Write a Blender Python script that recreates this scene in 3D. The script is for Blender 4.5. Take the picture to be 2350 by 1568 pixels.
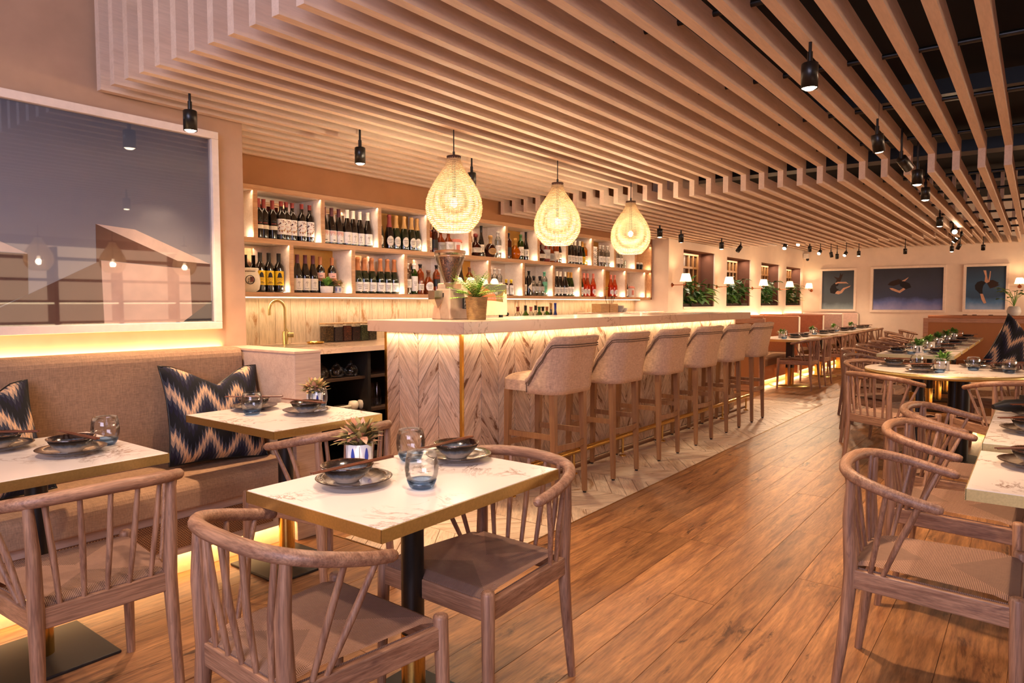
import bpy, math, random
from mathutils import Vector, Matrix, Euler
PI=math.pi
random.seed(7)
C=bpy.context.scene.collection
for o in list(bpy.data.objects): bpy.data.objects.remove(o)
# ---------------------------------------------------------------- camera, world, exposure
cam_d=bpy.data.cameras.new('camera'); cam=bpy.data.objects.new('camera',cam_d); C.objects.link(cam)
cam_d.sensor_width=36; cam_d.lens=1588.65/2350*36; cam_d.clip_start=.05
cam.location=(0,0,1.3)
YAW=math.radians(37.18); PIT=math.radians(3.216)
fwd=Vector((math.cos(YAW)*math.cos(PIT),math.sin(YAW)*math.cos(PIT),-math.sin(PIT)))
cam.rotation_euler=fwd.to_track_quat('-Z','Y').to_euler()
bpy.context.scene.camera=cam
cam_d.dof.use_dof=False
W=bpy.data.worlds.new('world'); bpy.context.scene.world=W; W.use_nodes=True
W.node_tree.nodes['Background'].inputs[0].default_value=(.85,.62,.52,1)
W.node_tree.nodes['Background'].inputs[1].default_value=.22
vs=bpy.context.scene.view_settings
vs.view_transform='Standard'; vs.look='None'; vs.gamma=1; vs.use_curve_mapping=False; vs.exposure=0.22
def srgb(h):
    h=h.lstrip('#'); r=[int(h[i:i+2],16)/255 for i in(0,2,4)]
    return tuple((c/12.92 if c<=.04045 else ((c+.055)/1.055)**2.4) for c in r)+(1,)
LED=(1,.64,.32); WARM=(1,.66,.42); COOL=(.80,.74,1.0)
def area(name,loc,rot,sx,sy,e,col=LED,spread=PI):
    d=bpy.data.lights.new(name,'AREA'); d.shape='RECTANGLE'; d.size=sx; d.size_y=sy; d.energy=e; d.color=col; d.spread=spread
    o=bpy.data.objects.new(name,d); o.location=loc; o.rotation_euler=rot; C.objects.link(o); return o
def aim(o,t):
    o.rotation_euler=(Vector(t)-o.location).to_track_quat('-Z','Y').to_euler()
# daylight from the shop front behind the camera
a=area('shop_front_daylight',(-2.6,-.6,2.1),(0,0,0),2.6,1.8,150,COOL); aim(a,(2.5,2.4,1.2))
# added cool fill behind the camera, brightens the upright slat fronts
a=area('slat_front_fill',(-2.8,.9,2.95),(0,0,0),2.2,.7,48,(.74,.74,1.0)); aim(a,(1.6,2.6,2.75))
# lit splash wall of the opposite bar and an added fill for the far dining zone, both right of the frame
a=area('opposite_bar_glow',(4.0,-5.35,1.6),(0,0,0),7,1.3,45,WARM); aim(a,(4.0,2.0,2.0))
a=area('far_zone_fill',(12.5,-5.1,1.3),(0,0,0),8,.6,330,WARM); aim(a,(12.8,2.6,1.8))
# ---------------------------------------------------------------- mesh helper
class M:
    def __init__(s): s.v=[]; s.f=[]; s.mi=[]; s.sm=[]; s.uv=None
    def add(s,vs,fs,mi=0,sm=False):
        b=len(s.v); s.v+=[tuple(v) for v in vs]
        for f in fs: s.f.append(tuple(i+b for i in f)); s.mi.append(mi); s.sm.append(sm)
        return s
    def box(s,x0,y0,z0,x1,y1,z1,mi=0):
        if x0>x1:x0,x1=x1,x0
        if y0>y1:y0,y1=y1,y0
        if z0>z1:z0,z1=z1,z0
        return s.add([(x0,y0,z0),(x1,y0,z0),(x1,y1,z0),(x0,y1,z0),(x0,y0,z1),(x1,y0,z1),(x1,y1,z1),(x0,y1,z1)],
          [(0,3,2,1),(4,5,6,7),(0,1,5,4),(1,2,6,5),(2,3,7,6),(3,0,4,7)],mi)
    def taper(s,p0,p1,a,b,mi=0):
        # square section bar p0->p1 with half sizes a (at p0), b
        vs=[]
        for (p,h) in((p0,a),(p1,b)):
            for dx,dy in((-1,-1),(1,-1),(1,1),(-1,1)): vs.append((p[0]+dx*h,p[1]+dy*h,p[2]))
        return s.add(vs,[(0,3,2,1),(4,5,6,7),(0,1,5,4),(1,2,6,5),(2,3,7,6),(3,0,4,7)] if p1[2]>p0[2] else [(0,1,2,3),(7,6,5,4),(4,5,1,0),(5,6,2,1),(6,7,3,2),(7,4,0,3)],mi)
    def bar(s,p0,p1,w,h,mi=0):
        p0=Vector(p0);p1=Vector(p1);d=(p1-p0).normalized();up=Vector((0,0,1))
        if abs(d.z)>.95: up=Vector((0,1,0))
        r=d.cross(up).normalized();u=r.cross(d)
        vs=[]
        for p in(p0,p1):
            for a,b in((-1,-1),(1,-1),(1,1),(-1,1)): vs.append(p+r*(a*w/2)+u*(b*h/2))
        return s.add(vs,[(0,1,2,3),(7,6,5,4),(0,4,5,1),(1,5,6,2),(2,6,7,3),(3,7,4,0)],mi)
    def tube(s,path,r,n=8,mi=0,closed=False,flat=1.0):
        P=[Vector(p) for p in path];k=len(P)
        R=r if isinstance(r,(list,tuple)) else [r]*k
        prev=None;base=len(s.v);fs=[];vs=[]
        for i,p in enumerate(P):
            if closed: t=(P[(i+1)%k]-P[i-1])
            else: t=P[min(i+1,k-1)]-P[max(i-1,0)]
            t.normalize()
            if prev is None:
                u=Vector((0,0,1)) if abs(t.z)<.9 else Vector((1,0,0))
                u=(u-t*u.dot(t)).normalized()
            else: u=(prev-t*prev.dot(t)).normalized()
            prev=u; w=t.cross(u)
            for j in range(n):
                a=2*PI*j/n; vs.append(p+w*(math.cos(a)*R[i])+u*(math.sin(a)*R[i]*flat))
        m=k if closed else k-1
        for i in range(m):
            for j in range(n):
                a=i*n+j;b=i*n+(j+1)%n;c=((i+1)%k)*n+(j+1)%n;d=((i+1)%k)*n+j
                fs.append((a,b,c,d))
        s.add(vs,fs,mi,True)
        if not closed:
            s.add([vs[j] for j in range(n)],[tuple(range(n-1,-1,-1))],mi)
            s.add([vs[(k-1)*n+j] for j in range(n)],[tuple(range(n))],mi)
        return s
    def lathe(s,prof,n=20,c=(0,0,0),mi=0,sm=True,cap=True,ang=2*PI,a0=0):
        vs=[];fs=[];k=len(prof);full=abs(ang-2*PI)<1e-6;nn=n if full else n+1
        for (r,z) in prof:
            for j in range(nn):
                a=a0+ang*j/n; vs.append((c[0]+r*math.cos(a),c[1]+r*math.sin(a),c[2]+z))
        for i in range(k-1):
            for j in range(n):
                j2=(j+1)%nn
                fs.append((i*nn+j,i*nn+j2,(i+1)*nn+j2,(i+1)*nn+j))
        s.add(vs,fs,mi,sm)
        if cap and full:
            if prof[0][0]>1e-4: s.add([vs[j] for j in range(n)],[tuple(range(n-1,-1,-1))],mi)
            if prof[-1][0]>1e-4: s.add([vs[(k-1)*nn+j] for j in range(n)],[tuple(range(n))],mi)
        return s
    def prism(s,poly,ax,a,b,mi=0):
        # poly 2d points; ax: axis of extrusion
        def P(p,t):
            if ax=='y': return (p[0],t,p[1])
            if ax=='x': return (t,p[0],p[1])
            return (p[0],p[1],t)
        n=len(poly); vs=[P(p,a) for p in poly]+[P(p,b) for p in poly]
        fs=[tuple(range(n-1,-1,-1)),tuple(range(n,2*n))]+[(i,(i+1)%n,n+(i+1)%n,n+i) for i in range(n)]
        return s.add(vs,fs,mi)
    def sphere(s,c,r,n=10,m=6,mi=0,sz=1):
        return s.lathe([(max(r*math.sin(PI*i/m),0),-r*sz*math.cos(PI*i/m)) for i in range(m+1)],n,c,mi,True,False)
    def mesh(s,name,mats):
        me=bpy.data.meshes.new(name); me.from_pydata(s.v,[],s.f)
        for m in (mats if isinstance(mats,(list,tuple)) else [mats]): me.materials.append(m)
        me.polygons.foreach_set('material_index',s.mi); me.polygons.foreach_set('use_smooth',s.sm)
        if s.uv:
            l=me.uv_layers.new(name='UVMap')
            for i,lp in enumerate(me.loops): l.data[i].uv=s.uv[i]
        me.validate(); me.update(); return me
    def obj(s,name,mats,parent=None,loc=None,rot=None,bevel=0,seg=2):
        o=bpy.data.objects.new(name,s.mesh(name,mats)); C.objects.link(o)
        if parent: o.parent=parent
        if loc: o.location=loc
        if rot: o.rotation_euler=rot
        if bevel:
            b=o.modifiers.new('bevel','BEVEL'); b.width=bevel; b.segments=seg; b.limit_method='ANGLE'; b.angle_limit=.6
        return o
def tag(o,label,cat,group=None):
    o['label']=label
    if cat: o['category']=cat
    if group: o['group']=group
    return o
def thing(name,label,cat,loc=(0,0,0),rz=0,group=None):
    o=bpy.data.objects.new(name,None); o.empty_display_size=.1; C.objects.link(o)
    o.location=loc; o.rotation_euler=(0,0,rz); return tag(o,label,cat,group)
def dup(t,loc,rz,label,group=None):
    r=t.copy(); C.objects.link(r); r.location=loc; r.rotation_euler=(0,0,rz); r['label']=label
    if group: r['group']=group
    def rec(src,dst):
        for ch in src.children:
            c=ch.copy(); c.parent=dst; C.objects.link(c); rec(ch,c)
    rec(t,r); return r
def struct(o): o['kind']='structure'; return o
def stuff(o): o['kind']='stuff'; return o
# ---------------------------------------------------------------- materials
class NT:
    def __init__(s,name):
        s.m=bpy.data.materials.new(name); s.m.use_nodes=True; s.t=s.m.node_tree; s.n=s.t.nodes; s.b=s.n['Principled BSDF']
    def node(s,ty,**k):
        n=s.n.new(ty)
        for a,v in k.items(): setattr(n,a,v)
        return n
    def link(s,a,b): s.t.links.new(a,b)
    def coords(s,scale=(1,1,1),rand=True,kind='Object'):
        tc=s.node('ShaderNodeTexCoord'); mp=s.node('ShaderNodeMapping'); mp.inputs['Scale'].default_value=scale
        src=tc.outputs[kind]
        if rand:
            oi=s.node('ShaderNodeObjectInfo'); mu=s.node('ShaderNodeMath',operation='MULTIPLY'); mu.inputs[1].default_value=37.7
            s.link(oi.outputs['Random'],mu.inputs[0])
            va=s.node('ShaderNodeVectorMath',operation='ADD'); s.link(src,va.inputs[0]); s.link(mu.outputs[0],va.inputs[1]); src=va.outputs[0]
        s.link(src,mp.inputs[0]); return mp.outputs[0]
    def noise(s,vec,scale,detail=3,rough=.55,dist=0):
        n=s.node('ShaderNodeTexNoise'); n.inputs['Scale'].default_value=scale; n.inputs['Detail'].default_value=detail
        n.inputs['Roughness'].default_value=rough; n.inputs['Distortion'].default_value=dist; s.link(vec,n.inputs['Vector']); return n.outputs['Fac']
    def ramp(s,fac,stops,interp='LINEAR'):
        r=s.node('ShaderNodeValToRGB'); r.color_ramp.interpolation=interp; e=r.color_ramp.elements
        while len(e)<len(stops): e.new(.5)
        for i,(p,c) in enumerate(stops): e[i].position=p; e[i].color=c if len(c)==4 else (*c,1)
        s.link(fac,r.inputs[0]); return r.outputs[0]
    def mix(s,fac,a,b,mode='MIX'):
        n=s.node('ShaderNodeMix',data_type='RGBA',blend_type=mode)
        for sock,v in((n.inputs[0],fac),(n.inputs[6],a),(n.inputs[7],b)):
            if isinstance(v,(int,float,tuple)): sock.default_value=v
            else: s.link(v,sock)
        return n.outputs[2]
    def math(s,op,a,b=0):
        n=s.node('ShaderNodeMath',operation=op)
        for sock,v in((n.inputs[0],a),(n.inputs[1],b)):
            if isinstance(v,(int,float)): sock.default_value=v
            else: s.link(v,sock)
        return n.outputs[0]
    def bump(s,h,st=.3,d=.01):
        n=s.node('ShaderNodeBump'); n.inputs['Strength'].default_value=st; n.inputs['Distance'].default_value=d
        s.link(h,n.inputs['Height']); s.link(n.outputs[0],s.b.inputs['Normal'])
    def set(s,**k):
        for a,v in k.items():
            sock=s.b.inputs[a.replace('_',' ')]
            if isinstance(v,(int,float,tuple)): sock.default_value=v
            else: s.link(v,sock)
        return s.m
def plain(name,col,rough=.5,metal=0,var=.06,nscale=25,**k):
    n=NT(name); v=n.coords(); f=n.noise(v,nscale,3)
    c=srgb(col) if isinstance(col,str) else col
    d=tuple(max(0,x*(1-var*2.2)) for x in c[:3])+(1,)
    l=tuple(min(1,x*(1+var)) for x in c[:3])+(1,)
    n.set(Base_Color=n.ramp(f,[(.3,d),(.7,l)]),Roughness=rough,Metallic=metal)
    return n.set(**k) if k else n.m
def emis(name,col,st):
    n=NT(name); n.set(Base_Color=(0,0,0,1),Emission_Color=col if len(col)==4 else (*col,1),Emission_Strength=st); return n.m
def wood(name,c1,c2,axis='x',rough=.5,var=.25,grain=14,dark=None,bump=.12,lines=1.0):
    n=NT(name); k={'x':(1,grain,grain),'y':(grain,1,grain),'z':(grain,grain,1)}[axis]
    v=n.coords(k); f=n.noise(v,2.2,4,.6,.6); g=n.noise(v,11,3,.6)
    col=n.ramp(f,[(.32,srgb(c1)),(.68,srgb(c2))])
    fine=n.ramp(g,[(.35,(1-.35*lines,)*3+(1,)),(.6,(1,1,1,1))])
    col=n.mix(.8,col,fine,'MULTIPLY')
    oi=n.node('ShaderNodeObjectInfo'); t=n.ramp(oi.outputs['Random'],[(0,(1-var,)*3+(1,)),(1,(1,1,1,1))])
    col=n.mix(1.0,col,t,'MULTIPLY')
    if dark:
        v2=n.coords({'x':(.8,3,3),'y':(3,.8,3),'z':(3,3,.8)}[axis]); kf=n.noise(v2,3.2,5,.72,.5)
        col=n.mix(n.ramp(kf,[(dark[1],(0,0,0,1)),(dark[1]+dark[2],(1,1,1,1))]),col,srgb(dark[0]))
    n.set(Base_Color=col,Roughness=rough); n.bump(g,bump,.002); return n.m
def fabric(name,col,var=.12,sc=260,rough=.9):
    n=NT(name); v=n.coords((1,1,1)); 
    w1=n.noise(n.coords((sc,sc*.15,sc*.15)),1,2); w2=n.noise(n.coords((sc*.15,sc*.15,sc)),1,2)
    f=n.math('MULTIPLY',n.math('ADD',w1,w2),.5)
    c=srgb(col); d=tuple(x*(1-var*2.5) for x in c[:3])+(1,); l=tuple(min(1,x*(1+var)) for x in c[:3])+(1,)
    n.set(Base_Color=n.ramp(f,[(.35,d),(.65,l)]),Roughness=rough); n.bump(f,.25,.001); return n.m
m_oak=wood('oak_floor','#7c4e30','#b8814f','x',.44,.30,10,('#3c2010',.59,.10),.35,1.3)
m_tile=wood('washed_wood_tile','#d2b496','#ecd3b8','x',.4,.14,8,('#94683f',.57,.10),.4,.9)
m_chev=wood('whitewashed_chevron','#cba88c','#e8ccb3','x',.55,.18,9,('#6b4228',.57,.06),.7,1.2)
m_splash=wood('washed_splash_plank','#cdb697','#dcc8ab','y',.6,.08,8,('#9a6c3f',.56,.12),.2,.8)
m_slat=wood('pine_slat','#dcbfa6','#e6cbb3','x',.6,.06,9,('#85593c',.75,.03),.06,.3)
m_chair,m_chx,m_chy=[wood('bleached_ash_'+a,'#835a43','#b28768',a,.5,.10,22,('#6f4f3f',.60,.08),.3,1.3) for a in 'zxy']
m_stoolwood=wood('beech_leg','#8c5f3c','#a87748','z',.45,.1,20,None,.1,.4)
m_shelf=wood('oak_shelf_edge','#c79467','#dcae80','x',.5,.08,14,None,.1,.6)
m_shelfin=wood('pale_shelf_inside','#e6d5c4','#f1e4d6','x',.55,.05,6,None,.05,.3)
m_block=wood('pale_laminate','#b59a87','#c7ab97','x',.5,.04,12,None,.1,.5)
m_wall=plain('plaster_wall','#e0c4ac',.85,var=.03,nscale=6)
m_wallb=plain('tan_plaster','#ba9678',.85,var=.04,nscale=6)
m_wallw=plain('pale_plaster','#ecd9c6',.85,var=.025,nscale=5)
m_niche=plain('brown_niche','#7a4c38',.8,var=.1,nscale=4)
m_white=plain('white_painted_wood','#f0ddca',.5,var=.03)
m_black=plain('black_metal','#15120f',.35,var=.1)
m_ceil=plain('black_ceiling','#0c0908',.9)
m_dark=plain('dark_cabinet','#1a120d',.6)
m_darkshelf=plain('dark_brown_shelf','#3a2618',.6)
m_bench=fabric('linen_tan','#a17e60'); m_stool=fabric('linen_sand','#c9a585')
m_rust=plain('terracotta_leather','#b9784f',.6,var=.05,nscale=60); m_pinkback=plain('dusty_pink_leather','#c39a86',.6)
def gold(name,c='#c9a04e',r=.28):
    n=NT(name); v=n.coords((1,1,1)); f=n.noise(v,160,2)
    n.set(Base_Color=n.ramp(f,[(.3,tuple(x*.86 for x in srgb(c)[:3])+(1,)),(.7,srgb(c))]),Metallic=1.0,Roughness=r); return n.m
m_gold=gold('brushed_brass','#d9c385',.36); m_brass=gold('polished_brass','#e3b964',.2); m_copper=gold('copper','#b8693f',.25); m_steel=gold('brushed_steel','#b9aea3',.3)
def marble(name,base='#efe5da',vein='#a58a78',sc=5.0,w=.025):
    n=NT(name); v=n.coords((1,1,1)); f=n.noise(v,sc,6,.65,1.3)
    d=n.math('ABSOLUTE',n.math('SUBTRACT',f,.5)); l=n.ramp(d,[(0,(1,1,1,1)),(w,(0,0,0,1))])
    p=n.ramp(n.noise(v,sc*.8,2),[(.48,(0,0,0,1)),(.66,(1,1,1,1))]); k=n.math('MULTIPLY',l,p)
    cl=n.ramp(n.noise(v,3,2),[(.3,(.93,.93,.93,1)),(.7,(1,1,1,1))])
    n.set(Base_Color=n.mix(1.0,n.mix(k,srgb(base),srgb(vein)),cl,'MULTIPLY'),Roughness=.22); return n.m
m_marble=marble('white_marble','#e2d5ca','#8d7260',5.5,.035); m_counter=marble('counter_marble','#c8aa92','#87684f',3.0,.02)
def glass(name,col=(1,1,1,1),ior=1.45,rough=0.0):
    n=NT(name); n.set(Base_Color=col,Roughness=rough,IOR=ior,Transmission_Weight=1.0); return n.m
m_glass=glass('clear_glass',(.97,.98,1,1)); 
def thinglass(name,tint=(1,1,1,1),refl=.12):
    n=NT(name); tr=n.node('ShaderNodeBsdfTransparent'); tr.inputs[0].default_value=tint
    gl=n.node('ShaderNodeBsdfGlossy'); gl.inputs['Roughness'].default_value=.02
    lw=n.node('ShaderNodeFresnel'); lw.inputs[0].default_value=1.32
    f=n.math('ADD',n.math('MULTIPLY',lw.outputs[0],.7),refl*.35)
    mx=n.node('ShaderNodeMixShader'); n.link(f,mx.inputs[0]); n.link(tr.outputs[0],mx.inputs[1]); n.link(gl.outputs[0],mx.inputs[2])
    n.link(mx.outputs[0],n.n['Material Output'].inputs[0]); return n.m
m_thin=thinglass('thin_clear_glass',(.985,.99,.99,1),.06); m_pane=thinglass('picture_glass',(1,1,1,1),.16)
m_blueglass=thinglass('blue_tinted_glass',(.58,.76,1,1),.1)
m_tclear=thinglass('clear_bottle_glass',(.86,.88,.86,1),.2); m_tgreen=thinglass('green_bottle_glass',(.25,.42,.12,1),.15)
m_tamber=thinglass('amber_bottle_glass',(.8,.32,.06,1),.15); m_tyel=thinglass('golden_bottle_glass',(.9,.6,.12,1),.15); m_tpink=thinglass('rose_wine_glass',(.95,.42,.22,1),.15); m_tblue=thinglass('blue_bottle_glass',(.1,.2,.6,1),.15)
m_wine=plain('dark_wine_glass','#17100c',.08,var=.2,nscale=5,Coat_Weight=.5); m_green=plain('dark_green_glass','#1c2410',.08,var=.2,nscale=5,Coat_Weight=.5)
m_amber=plain('amber_spirit','#7d3410',.1,var=.15,nscale=9); m_cog=plain('dark_cognac','#3a140a',.1,var=.2,nscale=9)
P={k:plain('paint_'+k,c,.5,var=.04,nscale=40) for k,c in dict(cream='#efe4cf',white='#f4efe6',red='#7c2a22',maroon='#4e1a22',goldfoil='#b58a4e',orange='#a8683a',black='#161210',yellow='#f0c81c',pink='#e2b1a2',green='#3f6b33',blue='#2b3f9c',grey='#a9a29a',brown='#6b432a',silver='#cfc9c0',tan='#c29a6a',teal='#63b08c',rose='#d27c6a',mustard='#b98634').items()}
m_mirror=NT('mirror').set(Base_Color=(.85,.78,.7,1),Metallic=1.0,Roughness=.03)
m_led=emis('led_diffuser',(1,.76,.45),6); m_ledw=emis('led_white_glow',(1,.74,.46),2.2); m_bulb=emis('bulb_glow',(1,.78,.52),14); m_puck=emis('puck_glow',(1,.78,.55),6)
def cordmat(name,k=1.0):
    n=NT(name); tc=n.node('ShaderNodeTexCoord'); w=n.node('ShaderNodeTexWave'); w.bands_direction='X'; w.inputs['Scale'].default_value=72; w.inputs['Distortion'].default_value=.6; w.inputs['Detail'].default_value=1
    n.link(tc.outputs['UV'],w.inputs['Vector']); f=n.noise(n.coords((60,60,60)),1,2)
    col=n.ramp(w.outputs['Fac'],[(0,srgb('#4d3528')),(.5,srgb('#8f6c58')),(1,srgb('#a8836c'))])
    col=n.mix(1.0,col,(k,k,k,1),'MULTIPLY')
    col=n.mix(.4,col,n.ramp(f,[(.3,(.75,.75,.75,1)),(.7,(1,1,1,1))]),'MULTIPLY')
    n.set(Base_Color=col,Roughness=.85); n.bump(w.outputs['Fac'],.5,.002); return n.m
m_cord_shaded=cordmat('paper_cord_shaded',.82); m_cord_lit=cordmat('paper_cord_lit',1.12)  # cord sheen painted in: darker front and back sectors, lighter side sectors
def canemat(name,c1='#6a4326',c2='#b98a58',sc=260):
    n=NT(name); v=n.coords((1,1,1),False); sx=n.node('ShaderNodeSeparateXYZ'); n.link(v,sx.inputs[0])
    a=n.math('ADD',sx.outputs[0],sx.outputs[1]); k=n.math('MULTIPLY',n.math('SINE',n.math('MULTIPLY',a,sc*2)),n.math('SINE',n.math('MULTIPLY',sx.outputs[2],sc*2)))
    n.set(Base_Color=n.ramp(k,[(.35,srgb(c1)),(.6,srgb(c2))]),Roughness=.7); n.bump(k,.4,.002); return n.m
m_cane=canemat('woven_cane'); m_cane2=canemat('fine_cane','#a5683a','#b87f4d',300)
def ikat(name):
    n=NT(name); tc=n.node('ShaderNodeTexCoord'); sx=n.node('ShaderNodeSeparateXYZ'); n.link(tc.outputs['UV'],sx.inputs[0])
    u=n.math('SNAP',sx.outputs[0],1/30.); z=n.math('PINGPONG',n.math('MULTIPLY',u,1.0),.1625)
    z=n.math('MULTIPLY',z,1.7)
    # small pointed steps inside each column
    fr=n.math('PINGPONG',n.math('MULTIPLY',sx.outputs[0],30),.5); st=n.math('MULTIPLY',fr,.11)
    v=n.math('ADD',n.math('ADD',sx.outputs[1],z),st); q=n.math('FRACT',n.math('MULTIPLY',v,2.2))
    K,N,G,Cc,T=[srgb(c) for c in('#0d0b10','#171228','#3a3a44','#d9ab80','#a98c74')]
    col=n.ramp(q,[(0,K),(.2,N),(.36,G),(.48,T),(.6,Cc),(.70,T),(.76,G),(.88,K)],'CONSTANT')
    f=n.noise(n.coords((400,30,400)),1,1); col=n.mix(.5,col,n.ramp(f,[(.4,(.6,.6,.6,1)),(.6,(1,1,1,1))]),'MULTIPLY')
    n.set(Base_Color=col,Roughness=.95); return n.m
m_ikat=ikat('ikat_zigzag_fabric')
def zramp(name,stops,rough=.2,z0=0,z1=.06):
    n=NT(name); v=n.coords((1,1,1),False); sx=n.node('ShaderNodeSeparateXYZ'); n.link(v,sx.inputs[0])
    nz=n.noise(n.coords((60,60,12)),1,2); t=n.math('DIVIDE',n.math('SUBTRACT',sx.outputs[2],z0),z1-z0)
    t=n.math('ADD',t,n.math('MULTIPLY',n.math('SUBTRACT',nz,.5),.25))
    n.set(Base_Color=n.ramp(t,[(p,srgb(c)) for p,c in stops]),Roughness=rough,Coat_Weight=.6); return n.m
m_bowl=zramp('reactive_glaze_bowl',[(0,'#cbb8a2'),(.30,'#b5a594'),(.5,'#56626f'),(.68,'#221a18'),(.92,'#1a1210'),(1,'#4a2c1c')],.12,0,.052)
def rring(name,stops,rough=.18,R=.115):
    n=NT(name); v=n.coords((1,1,0),False); l=n.node('ShaderNodeVectorMath',operation='LENGTH'); n.link(v,l.inputs[0])
    t=n.math('DIVIDE',l.outputs['Value'],R); nz=n.noise(n.coords((30,30,30)),1,2); t=n.math('ADD',t,n.math('MULTIPLY',n.math('SUBTRACT',nz,.5),.1))
    n.set(Base_Color=n.ramp(t,[(p,srgb(c)) for p,c in stops]),Roughness=rough,Coat_Weight=.6); return n.m
m_plate=rring('reactive_glaze_plate',[(0,'#b9a892'),(.66,'#a89884'),(.80,'#5a4e44'),(.9,'#1d1411'),(1,'#2c1a12')])
m_stick=wood('chopstick_wood','#5c2f1c','#7d4426','x',.35,.1,10)
m_leaf=plain('leaf_green','#6b9a3c',.5,var=.3,nscale=8); m_leafd=plain('dark_leaf','#44752f',.35,var=.3,nscale=6); m_succ=plain('succulent_leaf','#a5975a',.5,var=.3,nscale=9); m_leaftip=plain('pink_bract','#dba07c',.6,var=.1); m_fern=plain('fern_green','#8fc040',.5,var=.3,nscale=30)
m_soil=plain('potting_soil','#33241a',.95)
m_basket=wood('seagrass_basket','#8d6a3a','#c9a063','x',.8,0,3,None,.6,1)
def straw():
    n=NT('woven_straw'); d=n.node('ShaderNodeBsdfTranslucent'); d.inputs[0].default_value=(1,.93,.80,1)
    f=n.noise(n.coords(),30,2); n.set(Base_Color=n.ramp(f,[(.3,srgb('#cfa56c')),(.7,srgb('#efd3a4'))]),Roughness=.8)
    mx=n.node('ShaderNodeMixShader'); mx.inputs[0].default_value=.72; n.link(n.b.outputs[0],mx.inputs[1]); n.link(d.outputs[0],mx.inputs[2]); n.link(mx.outputs[0],n.n['Material Output'].inputs[0]); return n.m
m_straw=straw()
# ---------------------------------------------------------------- setting
fl=struct(M().box(-3,-5.5,-.12,17.3,5.1,-.004).obj('floor',m_oak))
_pc={}
def plank(name,sx,sy,sz,mat,parent,loc,rot=None):
    k=(name,round(sx,3),round(sy,3),mat.name)
    if k not in _pc: _pc[k]=M().box(-sx/2,-sy/2,-sz,sx/2,sy/2,0).mesh(name,mat)
    o=bpy.data.objects.new(name,_pc[k]); C.objects.link(o); o.parent=parent; o.location=loc
    if rot: o.rotation_euler=rot
    return o
# oak boards run along x; the bar has its own strip of chevron boards
rng=random.Random(3)
Wb=.205
for r in range(25):
    y0=-1.6+r*Wb; 
    x=-.2-rng.random()*1.9; x=.0+(-rng.random()*1.7)
    xe=17.1 if y0<2.1 else 2.43
    if y0+Wb>2.15 and y0<2.15: y1=2.15
    else: y1=y0+Wb
    if y0>=3.35: break
    while x<xe-.02:
        L=2.05 if x<7 else 3.2
        x1=min(x+L,xe)
        plank('floorboard',x1-x-.0025,(y1-y0)-.0025,.012,m_oak,fl,((x+x1)/2,(y0+y1)/2,rng.uniform(-.0005,.0005))); x=x1
# boards past the end of the bar
for r in range(5):
    y0=2.15+r*.22; plank('floorboard',17.1-9.4,.217,.012,m_oak,fl,(13.25,y0+.11,0))
def clip(poly,x0,y0,x1,y1):
    def cut(P,f,i):
        out=[]
        for k in range(len(P)):
            a,b=P[k],P[(k+1)%len(P)]; fa,fb=f(a),f(b)
            if fa>=0: out.append(a)
            if (fa>=0)!=(fb>=0):
                t=fa/(fa-fb); out.append((a[0]+(b[0]-a[0])*t,a[1]+(b[1]-a[1])*t))
        return out
    for f in(lambda p:p[0]-x0,lambda p:x1-p[0],lambda p:p[1]-y0,lambda p:y1-p[1]):
        poly=cut(poly,f,0)
        if len(poly)<3: return []
    return poly
def area2(p): return abs(sum(p[i][0]*p[(i+1)%len(p)][1]-p[(i+1)%len(p)][0]*p[i][1] for i in range(len(p))))/2
def chevron(w,h,cw,pitch,rise,emit,start=0,gap=.0026):
    n=int(w/cw+1.99)
    for c in range(n):
        x0=c*cw-start; up=(c%2==0)
        k0=int(-rise/pitch)-2
        for k in range(k0,int(h/pitch)+3):
            b=k*pitch
            a0=b+(0 if up else rise); a1=b+(rise if up else 0)
            poly=[(x0+gap,a0+gap),(x0+cw-gap,a1+gap),(x0+cw-gap,a1+pitch-gap),(x0+gap,a0+pitch-gap)]
            q=clip(poly,gap,gap,w-gap,h-gap)
            if q and area2(q)>1.5e-4: emit(q,up)
def emit_plank(name,parent,mat,fn,thick,slope):
    # fn maps (u,v,depth) to parent's space; each plank's local x runs along its grain
    def e(q,up):
        cx=sum(p[0] for p in q)/len(q); cy=sum(p[1] for p in q)/len(q); a=slope if up else -slope
        ca,sa=math.cos(a),math.sin(a); t=thick+rng.uniform(-.0012,.0012)
        loc=[((p[0]-cx)*ca+(p[1]-cy)*sa,-(p[0]-cx)*sa+(p[1]-cy)*ca) for p in q]
        m=M().prism(loc,'z',0,t); o=m.obj(name,mat,parent)
        u=Vector(fn(1,0,0))-Vector(fn(0,0,0)); v=Vector(fn(0,1,0))-Vector(fn(0,0,0)); w=u.cross(v)
        X=(u*ca+v*sa); Y=(-u*sa+v*ca)
        mt=Matrix((X,Y,w)).transposed().to_4x4(); mt.translation=Vector(fn(cx,cy,0)); o.matrix_local=mt
    return e
# chevron strip of floor in front of the bar: x 2.43-9.4, y 2.15-2.98
chevron(6.95,.86,.42,.115,.30,emit_plank('floor_tile',fl,m_tile,lambda u,v,d:(2.44+u,2.155+v,d-.012),.0125,math.atan2(.30,.42)),0)
struct(M().box(2.425,2.148,-.01,2.432,3.2,.001).box(2.43,2.144,-.01,9.4,2.151,.001).obj('trim_1',m_brass))
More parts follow.
